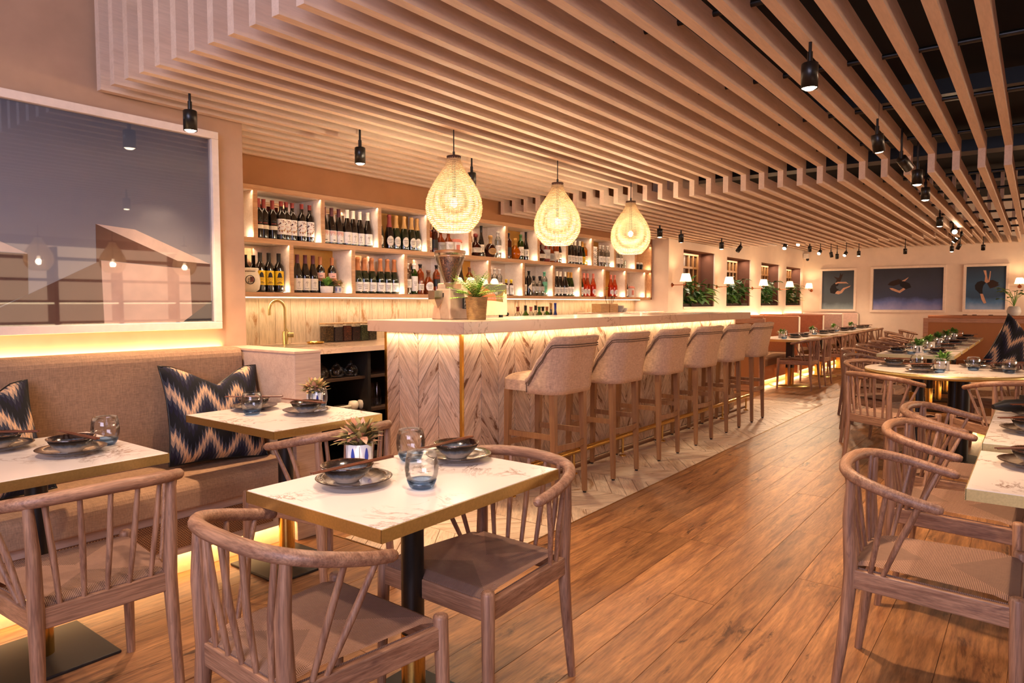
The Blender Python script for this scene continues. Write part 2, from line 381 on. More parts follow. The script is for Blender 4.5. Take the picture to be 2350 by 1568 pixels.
# walls
wl=struct(M().box(-3,3.9,0,2.42,4.02,3.5).box(2.30,4.02,0,2.42,4.95,3.5).obj('wall_left',m_wallb,bevel=.004))
wb=struct(M().box(2.42,4.95,0,9.78,5.07,3.5).box(9.66,4.4,0,9.78,4.95,3.5).obj('wall_bar',m_wallw))
struct(M().box(2.421,4.67,2.175,9.66,4.95,3.4).obj('trim_2',plain('brown_soffit','#a9764c',.8,var=.05,nscale=4)))
op=[(10.20,11.505,1.235,2.13),(12.09,13.35,1.24,2.11),(14.0,15.2,1.24,2.10),(15.72,16.9,1.24,2.09)]
m=M(); x=9.78
for a,b,z0,z1 in op: m.box(x,4.4,0,a,4.42,3.5); m.box(a,4.4,0,b,4.42,z0); m.box(a,4.4,z1,b,4.42,3.5); x=b
m.box(x,4.4,0,17.24,4.42,3.5)
struct(m.obj('wall_window_side',m_wallw))
for i,(a,b,z0,z1) in enumerate(op):
    n=M(); d=4.64
    n.box(a-.03,4.42,z0-.03,b+.03,d,z0).box(a-.03,4.42,z1,b+.03,d,z1+.03).box(a-.03,4.42,z0,a,d,z1).box(b,4.42,z0,b+.03,d,z1).box(a-.03,d,z0-.03,b+.03,d+.03,z1+.03)
    w=struct(n.obj('window_%d'%(i+1),m_niche))
    # glazing bars on the back of the recess
    q=M()
    for xx in (a+.05,a+.24,a+.62,a+.80,a+.98): q.box(xx,d-.06,z0,xx+.05,d-.02,z1-.03)
    for zz in (z0+.3,z0+.62,z1-.06): q.box(a+.05,d-.065,zz,a+1.03,d-.025,zz+.035)
    q.obj('window_frame',plain('golden_frame_wood','#9a6a38',.5),w)
    M().box(a+.1,d-.035,z0,a+1.0,d-.03,z1-.06).obj('pane',plain('dark_pane','#4b3226',.15),w)
    M().box(a-.0,4.385,z0-.03,b,4.40,z0).obj('window_sill',m_white,w)
struct(M().box(17.12,-5.5,0,17.24,4.4,3.5).obj('wall_end',m_wallw))
struct(M().box(-3,-5.62,0,17.24,-5.5,3.5).obj('wall_right',m_wallb))
ce=struct(M().box(-3,-5.62,3.45,17.24,5.07,3.55).obj('ceiling',m_ceil))
# timber slats of the ceiling
PT=.152
def slat(i):
    y=3.822-PT*i; xs=1.59 if y<3.88 else 2.425; H=.098; t=.0225; z1,z2=2.38,2.245
    xe=12.0 if y<4.38 else 9.64
    if y>=4.36: xe=9.64
    if y<3.88: P_=[(xs,z1),(5.9,z1),(5.9,z2),(xe,z2),(xe,z2+H),(6.0,z2+H),(6.0,z1+H),(xs+H,z1+H),(xs+H,3.2+H),(.3,3.2+H),(.3,3.2),(xs,3.2)]
    else: P_=[(xs,z1),(5.9,z1),(5.9,z2),(xe,z2),(xe,z2+H),(6.0,z2+H),(6.0,z1+H),(xs,z1+H)]
    cx=6.0
    M().prism([(a-cx,b-2.3) for a,b in P_],'y',-t,t).obj('slat',m_slat,ce,loc=(cx,y+t,2.3))
for i in range(-5,60): 
    if 3.822-PT*i<4.64: slat(i)
me=None
for i in range(-3,24):
    y=3.822-PT*i
    if y>4.36: continue
    if me is None:
        me=M().prism([(-2.25,-.2),(2.25,-.2),(2.25,-.10),(-2.15,-.10),(-2.15,.55),(-2.25,.55)],'y',-.0225,.0225).mesh('slat',m_slat)
    o=bpy.data.objects.new('slat',me); C.objects.link(o); o.parent=ce; o.location=(14.85,y,2.7)
for k in range(15):
    x=1.81+.97*k; z=2.467 if x<5.85 else 2.332 if x<12 else 2.588
    if 12<x<12.5: continue
    y1=3.88 if x<2.5 else 4.38 if x>9.6 else 4.6
    M().tube([(x,-5.2,z),(x,y1,z)],.013,8).obj('hanger_rod',m_black,ce)
# ceiling services seen between the slats
for x,y0,y1,z in((7.5,-1.5,4.3,3.2),(10.2,-1.5,4.3,3.15),(13,-1.5,4.3,3.2)): M().box(x,y0,z,x+.3,y1,z+.14).obj('duct',m_black,ce)
# ---------------------------------------------------------------- light fittings
def spot(loc,aimv=(0,0,-1),e=30,lit=True,label='',s=1.0):
    t=thing('ceiling_spotlight',label,'spotlight',loc,0,'black ceiling spotlights')
    d=Vector(aimv).normalized(); r=.034*s; h=.1*s
    top=Vector((0,0,h*1.0)) if d.z<-.95 else -d*h*.5+Vector((0,0,.03))
    m=M(); q=d.to_track_quat('-Z','Y').to_matrix()
    body=M().lathe([(r*.86,.006),(r,0),(r,h),(r*.9,h+.004),(0,h+.004)],16,cap=False)
    body.v=[tuple(q@Vector(v)) for v in body.v]; body.obj('lamp_body',m_black,t)
    f=M().lathe([(0,-.007),(r*.5,-.005),(r*.88,.004)],16,cap=False); f.v=[tuple(q@Vector(v)) for v in f.v]
    f.obj('lens',m_bulb if lit else m_black,t)
    p0=q@Vector((0,0,h))
    M().tube([p0,(p0.x,p0.y,p0.z+.05)],.011*s,8).tube([(p0.x,p0.y,p0.z+.05),(p0.x,p0.y,p0.z+.20)],.007*s,8).obj('stem',m_black,t)
    if lit and e>0:
        L=bpy.data.lights.new('spot_lamp','SPOT'); L.energy=e*2.0; L.color=(1,.66,.40); L.spot_size=math.radians(95); L.spot_blend=.9; L.shadow_soft_size=.03
        o=bpy.data.objects.new('spot_lamp',L); C.objects.link(o); o.parent=t; o.location=d*.016; o.rotation_euler=d.to_track_quat('-Z','Y').to_euler()
    return t
SP=[((1.898,3.534,2.19),(0,0,-1),60,1,'hanging above the framed wall picture'),
((3.0,3.50,2.19),(0,0,-1),60,1,'above the sink end of the back bar'),
((4.09,3.49,2.19),(0,0,-1),60,1,'partly behind the nearest woven pendant'),
((3.09,.789,2.19),(0,0,-1),80,1,'largest one, in front of the slats at upper right'),
((4.62,.778,2.19),(.25,-.1,-1),60,1,'second along the aisle row, tilted slightly'),
((5.35,.72,2.2),(.75,-.35,-.55),0,0,'unlit and tilted sideways in the aisle row'),
((5.6,.70,2.12),(0,0,-1),50,1,'fourth of the aisle row, just past the tilted one'),
((6.63,.766,2.14),(0,0,-1),50,1,'fifth of the aisle row under the dropped slats'),
((9.0,.895,2.14),(0,0,-1),50,1,'far aisle row, beside the bright glaring lamp'),
((7.9,3.72,2.10),(0,0,-1),50,1,'over the far end of the bottle shelf'),
((8.7,3.79,2.10),(.25,.1,-1),50,1,'over the wall corner beyond the shelf'),
((10.2,3.80,2.10),(0,0,-1),40,1,'between the first and second window recess'),
((10.8,3.77,2.10),(-.5,.3,-.7),0,0,'tilted one left of the third window recess'),
((13.74,3.434,2.25),(0,0,-1),0,0,'dark tube above the fourth window recess'),
((14.4,3.43,2.25),(-.8,.1,-.55),50,1,'glowing, turned left near the far corner'),
((15.6,3.46,2.25),(.35,-.1,-.9),50,1,'first of the far cluster by the corner sconce'),
((15.8,3.40,2.22),(0,0,-1),0,0,'dark tube in the far cluster'),
((15.3,3.156,2.25),(-.7,.2,-.7),50,1,'glowing, turned left over the first dancer picture'),
((15.6,2.95,2.25),(-.1,0,-1),50,1,'glowing, right of the first dancer picture'),
((15.48,2.10,2.25),(0,0,-1),0,0,'dark one above the middle dancer picture'),
((15.35,1.317,2.25),(-.1,0,-1),50,1,'glowing one right of the middle dancer picture'),
((15.0,1.203,2.27),(.1,.4,-.9),0,0,'tilted dark one between two dancer pictures'),
((15.57,.843,2.27),(0,0,-1),0,0,'dark one above the right dancer picture'),
((10.5,.875,2.20),(-.85,-.25,-.25),10,1,'bright glaring lamp facing down the aisle'),
((11.75,3.33,2.18),(-.6,0,-.6),50,1,'glowing, above the third window recess'),
((12.3,1.0,2.26),(-.1,.7,-.8),60,1,'above the aisle in the far cluster, angled at the booths'),
((13.6,1.15,2.30),(-.1,.7,-.8),60,1,'farther of the two aimed at the booths over the aisle'),
((12.64,3.354,2.30),(-.6,0,-.6),50,1,'glowing, above the fourth window recess')]
for loc,av,e,lit,lb in SP: spot(loc,av,e*1.0,lit,'black cylinder spotlight, '+lb)
# added fill spots without fittings brighten the near tables
for loc in((1.2,1.0,2.3),(0.4,2.2,2.3),(1.9,2.0,2.3),(3.2,-.6,2.3),(6.4,-.6,2.3)):
    L=bpy.data.lights.new('fill_spot','SPOT'); L.energy=70; L.color=(1,.70,.50); L.spot_size=math.radians(110); L.spot_blend=.8; L.shadow_soft_size=.03
    o=bpy.data.objects.new('fill_spot',L); C.objects.link(o); o.location=loc
def pendant():
    t=thing('woven_pendant_lamp','','pendant lamp',(0,0,0),0,'woven pendants over the bar')
    prof=[(.095,0),(.118,.02),(.150,.06),(.170,.10),(.177,.15),(.172,.20),(.155,.25),(.128,.30),(.098,.345),(.070,.385),(.052,.415),(.044,.435),(.041,.46)]
    def rad(z):
        for (r0,z0),(r1,z1) in zip(prof,prof[1:]):
            if z0<=z<=z1: return r0+(r1-r0)*(z-z0)/(z1-z0)
        return prof[-1][0]
    m=M(); N=42
    for k in range(N):
        z=.003+.455*k/(N-1); R=rad(z); pts=[]
        for j in range(72):
            a=2*PI*j/72; wv=.0022*math.cos(36*a/2+PI*(k%2)); pts.append(((R+wv)*math.cos(a),(R+wv)*math.sin(a),z))
        m.tube(pts,.0034,4,closed=True,flat=1.05)
    m.obj('weave',m_straw,t)
    m=M()
    for j in range(36):
        a=2*PI*j/36; m.tube([(r*math.cos(a),r*math.sin(a),z) for r,z in prof],.0021,4)
    m.obj('rib',m_straw,t)
    M().lathe([(.043,.455),(.045,.455),(.045,.472),(.02,.474),(0,.474)],20).obj('cap',plain('dark_cap','#4a2a1c',.6),t)
    M().tube([(0,0,.474),(0,0,.78)],.004,6).tube([(0,0,.474),(0,0,.50)],.008,8).obj('cord',m_black,t)
    M().sphere((0,0,.18),.022,14,8,sz=1.2).obj('bulb',m_bulb,t)
    M().tube([(0,0,.215),(0,0,.47)],.012,8).obj('lamp_holder',m_black,t)
    return t
p0=pendant(); p0.location=(3.285,2.95,1.745); p0['label']='nearest and largest woven teardrop pendant, above the coffee grinder'
PEN=[(3.285,2.95,1.745)]
for k,x in enumerate((2.7,3.73,4.7,5.8)): dup(p0,(x,-3.34,1.75),.3,'woven teardrop pendant on the other side of the room, seen only mirrored, %s from left'%('first','second','third','fourth')[k]); PEN.append((x,-3.34,1.75))
for x,z,l in((4.464,1.74,'middle woven teardrop pendant over the bar'),(5.66,1.74,'farthest woven teardrop pendant over the bar')):
    dup(p0,(x,2.95,z),.3,l); PEN.append((x,2.95,z))
for x,y,z in PEN:
    L=bpy.data.lights.new('pendant_bulb','POINT'); L.energy=38 if y>0 else 7; L.color=(1,.80,.54); L.shadow_soft_size=.035
    o=bpy.data.objects.new('pendant_bulb',L); C.objects.link(o); o.location=(x,y,z+.12)
def sconce():
    t=thing('wall_sconce','','wall lamp',(0,0,0),0,'pleated shade wall sconces')
    M().lathe([(0,0),(.03,0),(.034,.006),(.02,.016),(.01,.03)],16,cap=False).obj('back_plate',m_copper,t,rot=(PI/2,0,0))
    M().tube([(0,-.02,0),(0,-.2,0),(0,-.215,.012),(0,-.22,.05)],.006,8).obj('arm',m_copper,t)
    m=M(); n=48; vs=[];fs=[]
    for (r,z) in((.085,.045),(.05,.165)):
        for j in range(n): a=2*PI*j/n; rr=r+(.003 if j%2 else -.003); vs.append((rr*math.cos(a),-.22+rr*math.sin(a),z))
    fs=[(j,(j+1)%n,n+(j+1)%n,n+j) for j in range(n)]; m.add(vs,fs)
    m.obj('lamp_shade',m_straw,t); M().sphere((0,-.22,.10),.02,10,6).obj('bulb',m_bulb,t)
    return t
s0=sconce(); SC=[(9.786,4.4,1.565,'first, nearest the bottle shelf'),(11.6,4.4,1.57,'second, between the first two window recesses'),(13.45,4.4,1.575,'third, left of the third window recess'),(15.2,4.4,1.58,'fourth, left of the last window recess')]
for i,(x,y,z,l) in enumerate(SC):
    lab='copper wall sconce with pleated straw shade, '+l
    if i==0: s0.location=(x,y,z); s0['label']=lab
    else: dup(s0,(x,y,z),0,lab)
dup(s0,(17.12,4.22,1.58),-PI/2,'copper wall sconce with pleated straw shade, in the far corner')
dup(s0,(17.12,.30,1.62),-PI/2,'copper wall sconce at the right edge, above the vase plant')
SCL=[(x,y-.22,z+.1) for x,y,z,_ in SC]+[(16.9,4.22,1.68),(16.9,.30,1.72)]
for x,y,z in SCL:
    L=bpy.data.lights.new('sconce_bulb','POINT'); L.energy=6; L.color=(1,.64,.32); L.shadow_soft_size=.02
    o=bpy.data.objects.new('sconce_bulb',L); C.objects.link(o); o.location=(x,y,z+.03)
# ---------------------------------------------------------------- pictures
def flat(name,poly,ax,at,th,mat,parent,base,label=None):
    m=M()
    if ax=='y': m.prism([(p[0]-base[0],p[1]-base[2]) for p in poly],'y',at-base[1],at-base[1]-th)
    else: m.prism([(p[0]-base[1],p[1]-base[2]) for p in poly],'x',at-base[0],at-base[0]-th)
    o=m.obj(name,mat,parent)
    if label:o['label']=label
    return o
B=(1.0,3.9,1.146)
t=thing('framed_picture','large framed photograph of pale pitched houses above the left bench','picture',B)
def frame(parent,ax,a0,a1,z0,z1,w,at,d,mat,base,name='frame'):
    m=M()
    for (p,q,r,s) in((a0,z0,a1,z0+w),(a0,z1-w,a1,z1),(a0,z0+w,a0+w,z1-w),(a1-w,z0+w,a1,z1-w)):
        if ax=='y': m.box(p-base[0],at-base[1],q-base[2],r-base[0],at-d-base[1],s-base[2])
        else: m.box(at-base[0],p-base[1],q-base[2],at-d-base[0],r-base[1],s-base[2])
    return m.obj(name,mat,parent,bevel=.003)
frame(t,'y',-.45,2.235,1.146,2.294,.042,3.9,.05,m_white,B)
def skymat(name,stops,z0,z1):
    n=NT(name); v=n.coords((1,1,1),False); sx=n.node('ShaderNodeSeparateXYZ'); n.link(v,sx.inputs[0])
    tt=n.math('DIVIDE',n.math('SUBTRACT',sx.outputs[2],z0),z1-z0); w=n.noise(n.coords((1,3,3)),1.3,3)
    tt=n.math('ADD',tt,n.math('MULTIPLY',n.math('SUBTRACT',w,.5),.25))
    n.set(Base_Color=n.ramp(tt,[(p,srgb(c)) for p,c in stops]),Roughness=.6); return n.m
flat('canvas',[(-.41,1.188),(2.193,1.188),(2.193,2.252),(-.41,2.252)],'y',3.9,.012,skymat('print_dusk_sky',[(0,'#bdb5af'),(.5,'#9c9ca3'),(1,'#5a667a')],0,1.1),t,B)
mp={k:plain('print_'+k,c,.6,var=.05,nscale=12) for k,c in dict(roof='#f7ddcb',wall='#eac9b6',brown='#7a5546',dark='#35313a').items()}
R_=[('print_roof',[(1.57,1.706),(1.765,1.693),(2.185,1.527),(1.993,1.536)],'roof'),
('print_gable',[(1.57,1.706),(1.993,1.536),(2.185,1.527),(2.187,1.19),(2.055,1.19),(2.063,1.494),(1.59,1.521),(1.568,1.506)],'brown'),
('print_gable',[(1.0,1.19),(1.0,1.2),(1.59,1.519),(1.596,1.19)],'brown'),
('print_facade',[(1.59,1.519),(2.063,1.492),(2.07,1.19),(1.596,1.19)],'wall'),
('print_shadow',[(2.014,1.19),(2.19,1.312),(2.187,1.19)],'dark'),
('print_roof',[(.4,1.86),(1.0,1.66),(1.261,1.536),(.4,1.56)],'roof'),
('print_facade',[(.4,1.55),(1.261,1.534),(1.257,1.34),(.95,1.19),(.4,1.19)],'brown')]
for i,(nm,pl,k) in enumerate(R_): flat(nm,pl,'y',3.888-.0004*i,.0012,mp[k],t,B)
flat('glass_pane',[(-.41,1.188),(2.193,1.188),(2.193,2.252),(-.41,2.252)],'y',3.876,.003,m_pane,t,B)
def dancer(lab,fr,inn,shapes,stops):
    (a0,z0,a1,z1)=fr; B=(17.12,(a0+a1)/2,z0)
    t=thing('framed_picture',lab,'picture',B,0,'blue dancer pictures on the end wall')
    frame(t,'x',a0,a1,z0,z1,.05,17.12,.05,m_white,B)
    flat('canvas',[(inn[0],inn[1]),(inn[2],inn[1]),(inn[2],inn[3]),(inn[0],inn[3])],'x',17.12,.014,skymat('print_studio',stops,.05,.92),t,B)
    for i,(nm,pl,mt) in enumerate(shapes): flat(nm,pl,'x',17.106-.0012*i,.0016,mt,t,B)
sk=plain('print_skin','#cf9f84',.6); bk=plain('print_black_dress','#141016',.7); hr=plain('print_dark_hair','#2a1610',.7)
dancer('left dancer picture, woman curled in mid leap on grey blue',(3.26,1.10,4.03,2.075),(3.29,1.14,3.985,2.035),[
('print_hair',[(3.748,1.901),(3.673,1.821),(3.696,1.763),(3.611,1.742),(3.577,1.839),(3.538,1.961),(3.579,1.93),(3.599,1.982),(3.626,1.866),(3.662,1.867)],hr),
('print_legs',[(3.679,1.566),(3.594,1.559),(3.536,1.63),(3.376,1.686),(3.399,1.654),(3.499,1.603),(3.557,1.519),(3.629,1.487),(3.696,1.507)],sk),
('print_dress',[(3.815,1.607),(3.786,1.685),(3.72,1.75),(3.623,1.742),(3.646,1.683),(3.688,1.671),(3.668,1.618),(3.62,1.605),(3.667,1.559),(3.714,1.501),(3.8,1.521)],bk),
('print_arm',[(3.708,1.743),(3.648,1.772),(3.473,1.769),(3.424,1.719),(3.466,1.735),(3.647,1.738),(3.689,1.717)],sk)],[(0,'#8fa3ad'),(.16,'#56636c'),(.5,'#4c5964'),(1,'#2c3440')])
dancer('wide middle dancer picture, woman arched backwards over blue floor',(1.545,1.09,2.975,2.092),(1.59,1.145,2.915,2.042),[
('print_hair',[(2.594,1.674),(2.64,1.69),(2.578,1.757),(2.433,1.811),(2.36,1.783),(2.403,1.702),(2.52,1.663)],hr),
('print_arm',[(2.369,1.769),(2.307,1.803),(2.237,1.852),(2.254,1.822),(2.314,1.752)],sk),
('print_legs',[(2.601,1.623),(2.537,1.616),(2.408,1.559),(2.329,1.62),(2.292,1.589),(2.398,1.508),(2.48,1.539),(2.573,1.581)],sk),
('print_dress',[(2.414,1.764),(2.315,1.762),(2.215,1.709),(2.186,1.628),(2.283,1.588),(2.393,1.661)],bk)],[(0,'#a3a2cf'),(.2,'#5f6fae'),(.32,'#36405e'),(.6,'#3b4256'),(1,'#2b2f3d')])
dancer('right dancer picture, woman bent over with arms raised on blue',(.475,1.11,1.245,2.086),(.51,1.14,1.2,2.046),[
('print_hair',[(.836,1.687),(.79,1.753),(.743,1.761),(.639,1.70),(.66,1.67),(.62,1.66),(.691,1.618),(.785,1.586)],hr),
('print_dress',[(1.043,1.651),(1.005,1.718),(.933,1.746),(.853,1.716),(.898,1.649),(.912,1.572),(.905,1.476),(.957,1.486),(1.032,1.574)],bk),
('print_arm',[(.881,1.726),(.872,1.841),(.908,1.957),(.86,1.955),(.844,1.84),(.822,1.744),(.804,1.839),(.796,1.944),(.78,1.934),(.785,1.82),(.797,1.724),(.844,1.696)],sk),
('print_legs',[(.949,1.48),(.901,1.48),(.866,1.38),(.836,1.293),(.879,1.28),(.921,1.361)],sk)],[(0,'#9db4d6'),(.17,'#4f7db0'),(.3,'#2f4c6b'),(.6,'#36587a'),(1,'#24303f')])
t=thing('opposite_shelf','lit bottle shelf across the room, visible only as reflection in the picture glass','shelf',(4,-4.95,0))
m=M()
for z in(.95,1.3,1.65,2.0): m.box(-3.5,-.25,z,3.5,.05,z+.04)
for k in range(8): m.box(-3.5+k*.99,-.25,0,-3.44+k*.99,.06,2.2)
m.obj('shelf_frame',m_darkshelf,t); M().box(-3.4,.0,1.28,3.4,.02,1.30).box(-3.4,.0,.93,3.4,.02,.95).obj('light_strip',m_led,t)
# ---------------------------------------------------------------- left bench
def rbox(m,x0,y0,z0,x1,y1,z1,r,mi=0,seg=4):
    # box rounded on its top edges along x (profile in y,z)
    pr=[(y0,z0)]
    for k in range(seg+1): a=PI-PI/2*k/seg; pr.append((y0+r+r*math.cos(a),z1-r+r*math.sin(a)))
    for k in range(seg+1): a=PI/2-PI/2*k/seg; pr.append((y1-r+r*math.cos(a),z1-r+r*math.sin(a)))
    pr.append((y1,z0)); m.prism(pr,'x',x0,x1,mi)
t=thing('banquette_bench','long tan linen banquette bench under the framed picture','bench',(.8,3.45,0))
m=M(); rbox(m,-2.3,.20,.42,1.44,.41,1.045,.05); m.obj('backrest',m_bench,t,bevel=.012,seg=3)
m=M(); rbox(m,-2.3,-.33,.335,1.44,.20,.455,.045); m.obj('seat_cushion',m_bench,t,bevel=.012,seg=3)
M().box(-2.3,-.27,.115,1.44,.41,.335).obj('base',m_block,t)
M().box(-2.2,-.276,.15,1.30,-.27,.285).obj('vent_grille',m_cane,t)
M().box(-2.3,-.20,0,1.44,.3,.115).obj('plinth',plain('pale_plinth','#d9b98f',.8),t)
M().box(-2.3,-.206,.095,1.44,-.2,.108).obj('light_strip',m_led,t)
area('bench_plinth_light',(.6,3.215,.108),(math.radians(15),0,0),3.3,.03,10,(1,.58,.24))
area('bench_top_light',(.4,3.88,1.03),(PI-.1,0,0),3.9,.03,13)
def cushion(lab,loc,rot,s=.25,th=.085,seedv=1,grp='zigzag patterned cushions'):
    r=random.Random(seedv); N=22; m=M(); vs=[];uv=[]
    def pt(i,j,side):
        u=i/N*2-1; v=j/N*2-1
        k=1-.06*(1-abs(u)**2.2)*(abs(v)**3); l=1-.10*(1-abs(v)**2.2)*(abs(u)**3)
        x=s*u*l; z=s*v*k
        if v>0: z-= .115*s/.25*max(0,1-abs(u)/.75)**1.2*v**2.5      # chopped dent on the top edge
        e=max(0,(1-abs(u)**2.6))*max(0,(1-abs(v)**2.6)); y=side*(th*e**.42+.003)
        y+=side*.006*math.sin(5*u+3*v)*e
        if v>0 and abs(u)<.5: y-=side*.015*math.exp(-(u/.12)**2)*v
        return (x,y,z)
    fs=[];uvs=[]
    for side in(-1,1):
        b=len(vs)
        for j in range(N+1):
            for i in range(N+1): vs.append(pt(i,j,side))
        for j in range(N):
            for i in range(N):
                q=[(i,j),(i+1,j),(i+1,j+1),(i,j+1)]
                if side>0: q=q[::-1]
                fs.append(tuple(b+jj*(N+1)+ii for ii,jj in q)); uvs+=[(ii/N,jj/N*.98) for ii,jj in q]
    m.add(vs,fs,0,True); m.uv=uvs
    t=thing('cushion',lab,'cushion',loc,0,grp); t.rotation_euler=rot
    m.obj('cover',m_ikat,t)
    e=[pt(i,0,0) for i in range(N)]+[pt(N,j,0) for j in range(N)]+[pt(N-i,N,0) for i in range(N)]+[pt(0,N-j,0) for j in range(N)]
    M().tube(e,.0055,6,closed=True).obj('piping',m_black,t); return t
cushion('navy and tan zigzag cushion leaning at the right end of the bench',(1.97,3.49,.712),(math.radians(-20),math.radians(3),math.radians(-6)),.262,.105)
cushion('navy and tan zigzag cushion cut off by the left edge of the frame',(.92,3.49,.70),(math.radians(-18),math.radians(-4),math.radians(6)),.25,.085)
# partition block at the end of the bench
t=thing('partition_block','pale wood-effect partition block between the bench and the sink','partition',(2.34,3.6,0))
M().box(-.085,-.42,0,.085,.30,1.022).obj('block_body',m_block,t,bevel=.003)
M().box(-.088,-.423,1.022,.088,.30,1.036).obj('block_top',plain('light_block_top','#c9a98f',.4),t,bevel=.002)
# ---------------------------------------------------------------- back bar
t=thing('back_counter','marble back counter with sink, open dark shelving below','counter',(2.42,4.10,0))
M().box(0,0,.935,7.24,.845,.965).obj('worktop',m_counter,t,bevel=.003)
M().box(0,-.004,.928,7.24,.02,.966).obj('worktop_edge',m_counter,t)
M().box(0,.50,.05,7.24,.52,.93).obj('back_panel',m_dark,t)
M().box(0,.02,.05,7.24,.52,.09).obj('cabinet_floor',m_dark,t)
for xx in(.0,1.17,2.4,3.6,4.8,6.0,7.2): M().box(xx,.03,.09,xx+.03,.5,.93).obj('cabinet_side',m_dark,t)
for z in(.445,.71): M().box(.03,.06,z,7.2,.5,z+.02).obj('cabinet_shelf',m_darkshelf,t)
M().box(.42,.35,.9655,.95,.7,.967).obj('sink_rim',m_steel,t)
# splash planks belong to the bar wall
x=2.44; i=0
while x<9.64:
    w=.147; plank('splash_plank',w-.003,.345+.02,.014,m_splash,wb,(x+w/2,4.936,1.145),(PI/2,0,0)); x+=w
# ---------------------------------------------------------------- bottle shelf
Ys,Yb=4.65,4.93
sh=thing('bottle_shelf','long two-row oak wall shelf filled with bottles behind the bar','shelf',(2.42,4.65,1.345))
def sb(nm,x0,z0,x1,z1,y0=0,y1=.28,mat=m_shelfin,bev=0): return M().box(x0-2.42,y0,z0-1.345,x1-2.42,y1,z1-1.345).obj(nm,mat,sh,bevel=bev)
for z0,z1 in((1.345,1.379),(1.747,1.785),(2.135,2.172)):
    sb('board',2.42,z0+.002,9.62,z1-.002,.014); sb('front_edge',2.42,z0,9.62,z1,0,.014,m_shelf,.001)
U=[2.981+.6115*k for k in range(11)]; Lw=[2.675+.6135*k for k in range(12)]
bays=[]
for row,(ds,z0,z1) in enumerate(((U,1.785,2.135),(Lw,1.379,1.747))):
    for d in ds: sb('divider',d-.014,z0,d+.014,z1,.012); sb('front_edge',d-.017,z0,d+.017,z1,0,.012,m_shelf,.001)
    ee=[2.42]+ds+[9.60]
    for a,b in zip(ee,ee[1:]): bays.append((row,a+.014,b-.014,z0,z1))
sb('end_panel',9.59,1.345,9.625,2.172,0,.28,m_shelf)
mustard={(0,3),(0,6),(0,9),(1,2),(1,5),(1,10)}
cnt=[0,0]
for row,a,b,z0,z1 in bays:
    k=cnt[row]; cnt[row]+=1
    mt=P['mustard'] if (row,k) in mustard else m_mirror
    sb('back_panel',a,z0,b,z1,.262,.278,mt)
    # small puck light at the front right corner of every bay
    M().lathe([(0,0),(.011,0),(.011,.004),(0,.004)],12,(b-.03-2.42,.035,z0-1.345),cap=False).obj('puck_light',m_puck,sh)
    L=bpy.data.lights.new('puck_lamp','POINT'); L.energy=.28; L.color=(1,.72,.48); L.shadow_soft_size=.012
    o=bpy.data.objects.new('puck_lamp',L); C.objects.link(o); o.location=(b-.035,4.70,z0+.03)
sb('light_strip',2.5,1.338,9.58,1.345,.17,.19,m_led)
area('shelf_under_light',(6.05,4.84,1.334),(math.radians(-12),0,0),7.1,.03,13,(1,.70,.42))
for zz in(1.742,2.13): area('shelf_row_light',(6.05,4.672,zz),(math.radians(-15),0,0),7.1,.012,9,(1,.68,.42))
# ---- bottles
A0=-PI/2-.35
PR=dict(
bord=[(.030,0),(.0365,.004),(.037,.012),(.037,.185),(.034,.205),(.018,.228),(.0145,.24),(.0145,.296),(.0155,.297),(.0155,.303),(0,.303)],
burg=[(.032,0),(.040,.004),(.0405,.012),(.0405,.13),(.038,.155),(.024,.205),(.0155,.245),(.0150,.298),(.0162,.299),(.0162,.305),(0,.305)],
champ=[(.034,0),(.0425,.005),(.043,.014),(.043,.12),(.040,.15),(.026,.205),(.018,.24),(.0165,.29),(.020,.294),(.019,.312),(.010,.318),(0,.318)],
tall=[(.030,0),(.0365,.003),(.037,.01),(.037,.195),(.030,.215),(.0145,.235),(.0145,.275),(.018,.276),(.018,.29),(0,.29)],
squat=[(.04,0),(.05,.004),(.053,.03),(.053,.10),(.04,.135),(.017,.17),(.0145,.205),(.019,.207),(.019,.235),(0,.235)],
round=[(.03,0),(.05,.01),(.066,.05),(.066,.085),(.045,.13),(.017,.155),(.015,.20),(.022,.205),(.024,.232),(.014,.24),(0,.24)],
small=[(.024,0),(.0275,.003),(.028,.01),(.028,.10),(.02,.125),(.012,.14),(.012,.16),(.015,.161),(.015,.18),(0,.18)],
slim=[(.026,0),(.032,.003),(.0325,.01),(.0325,.15),(.024,.19),(.0135,.235),(.0130,.315),(.015,.316),(.015,.33),(0,.33)])
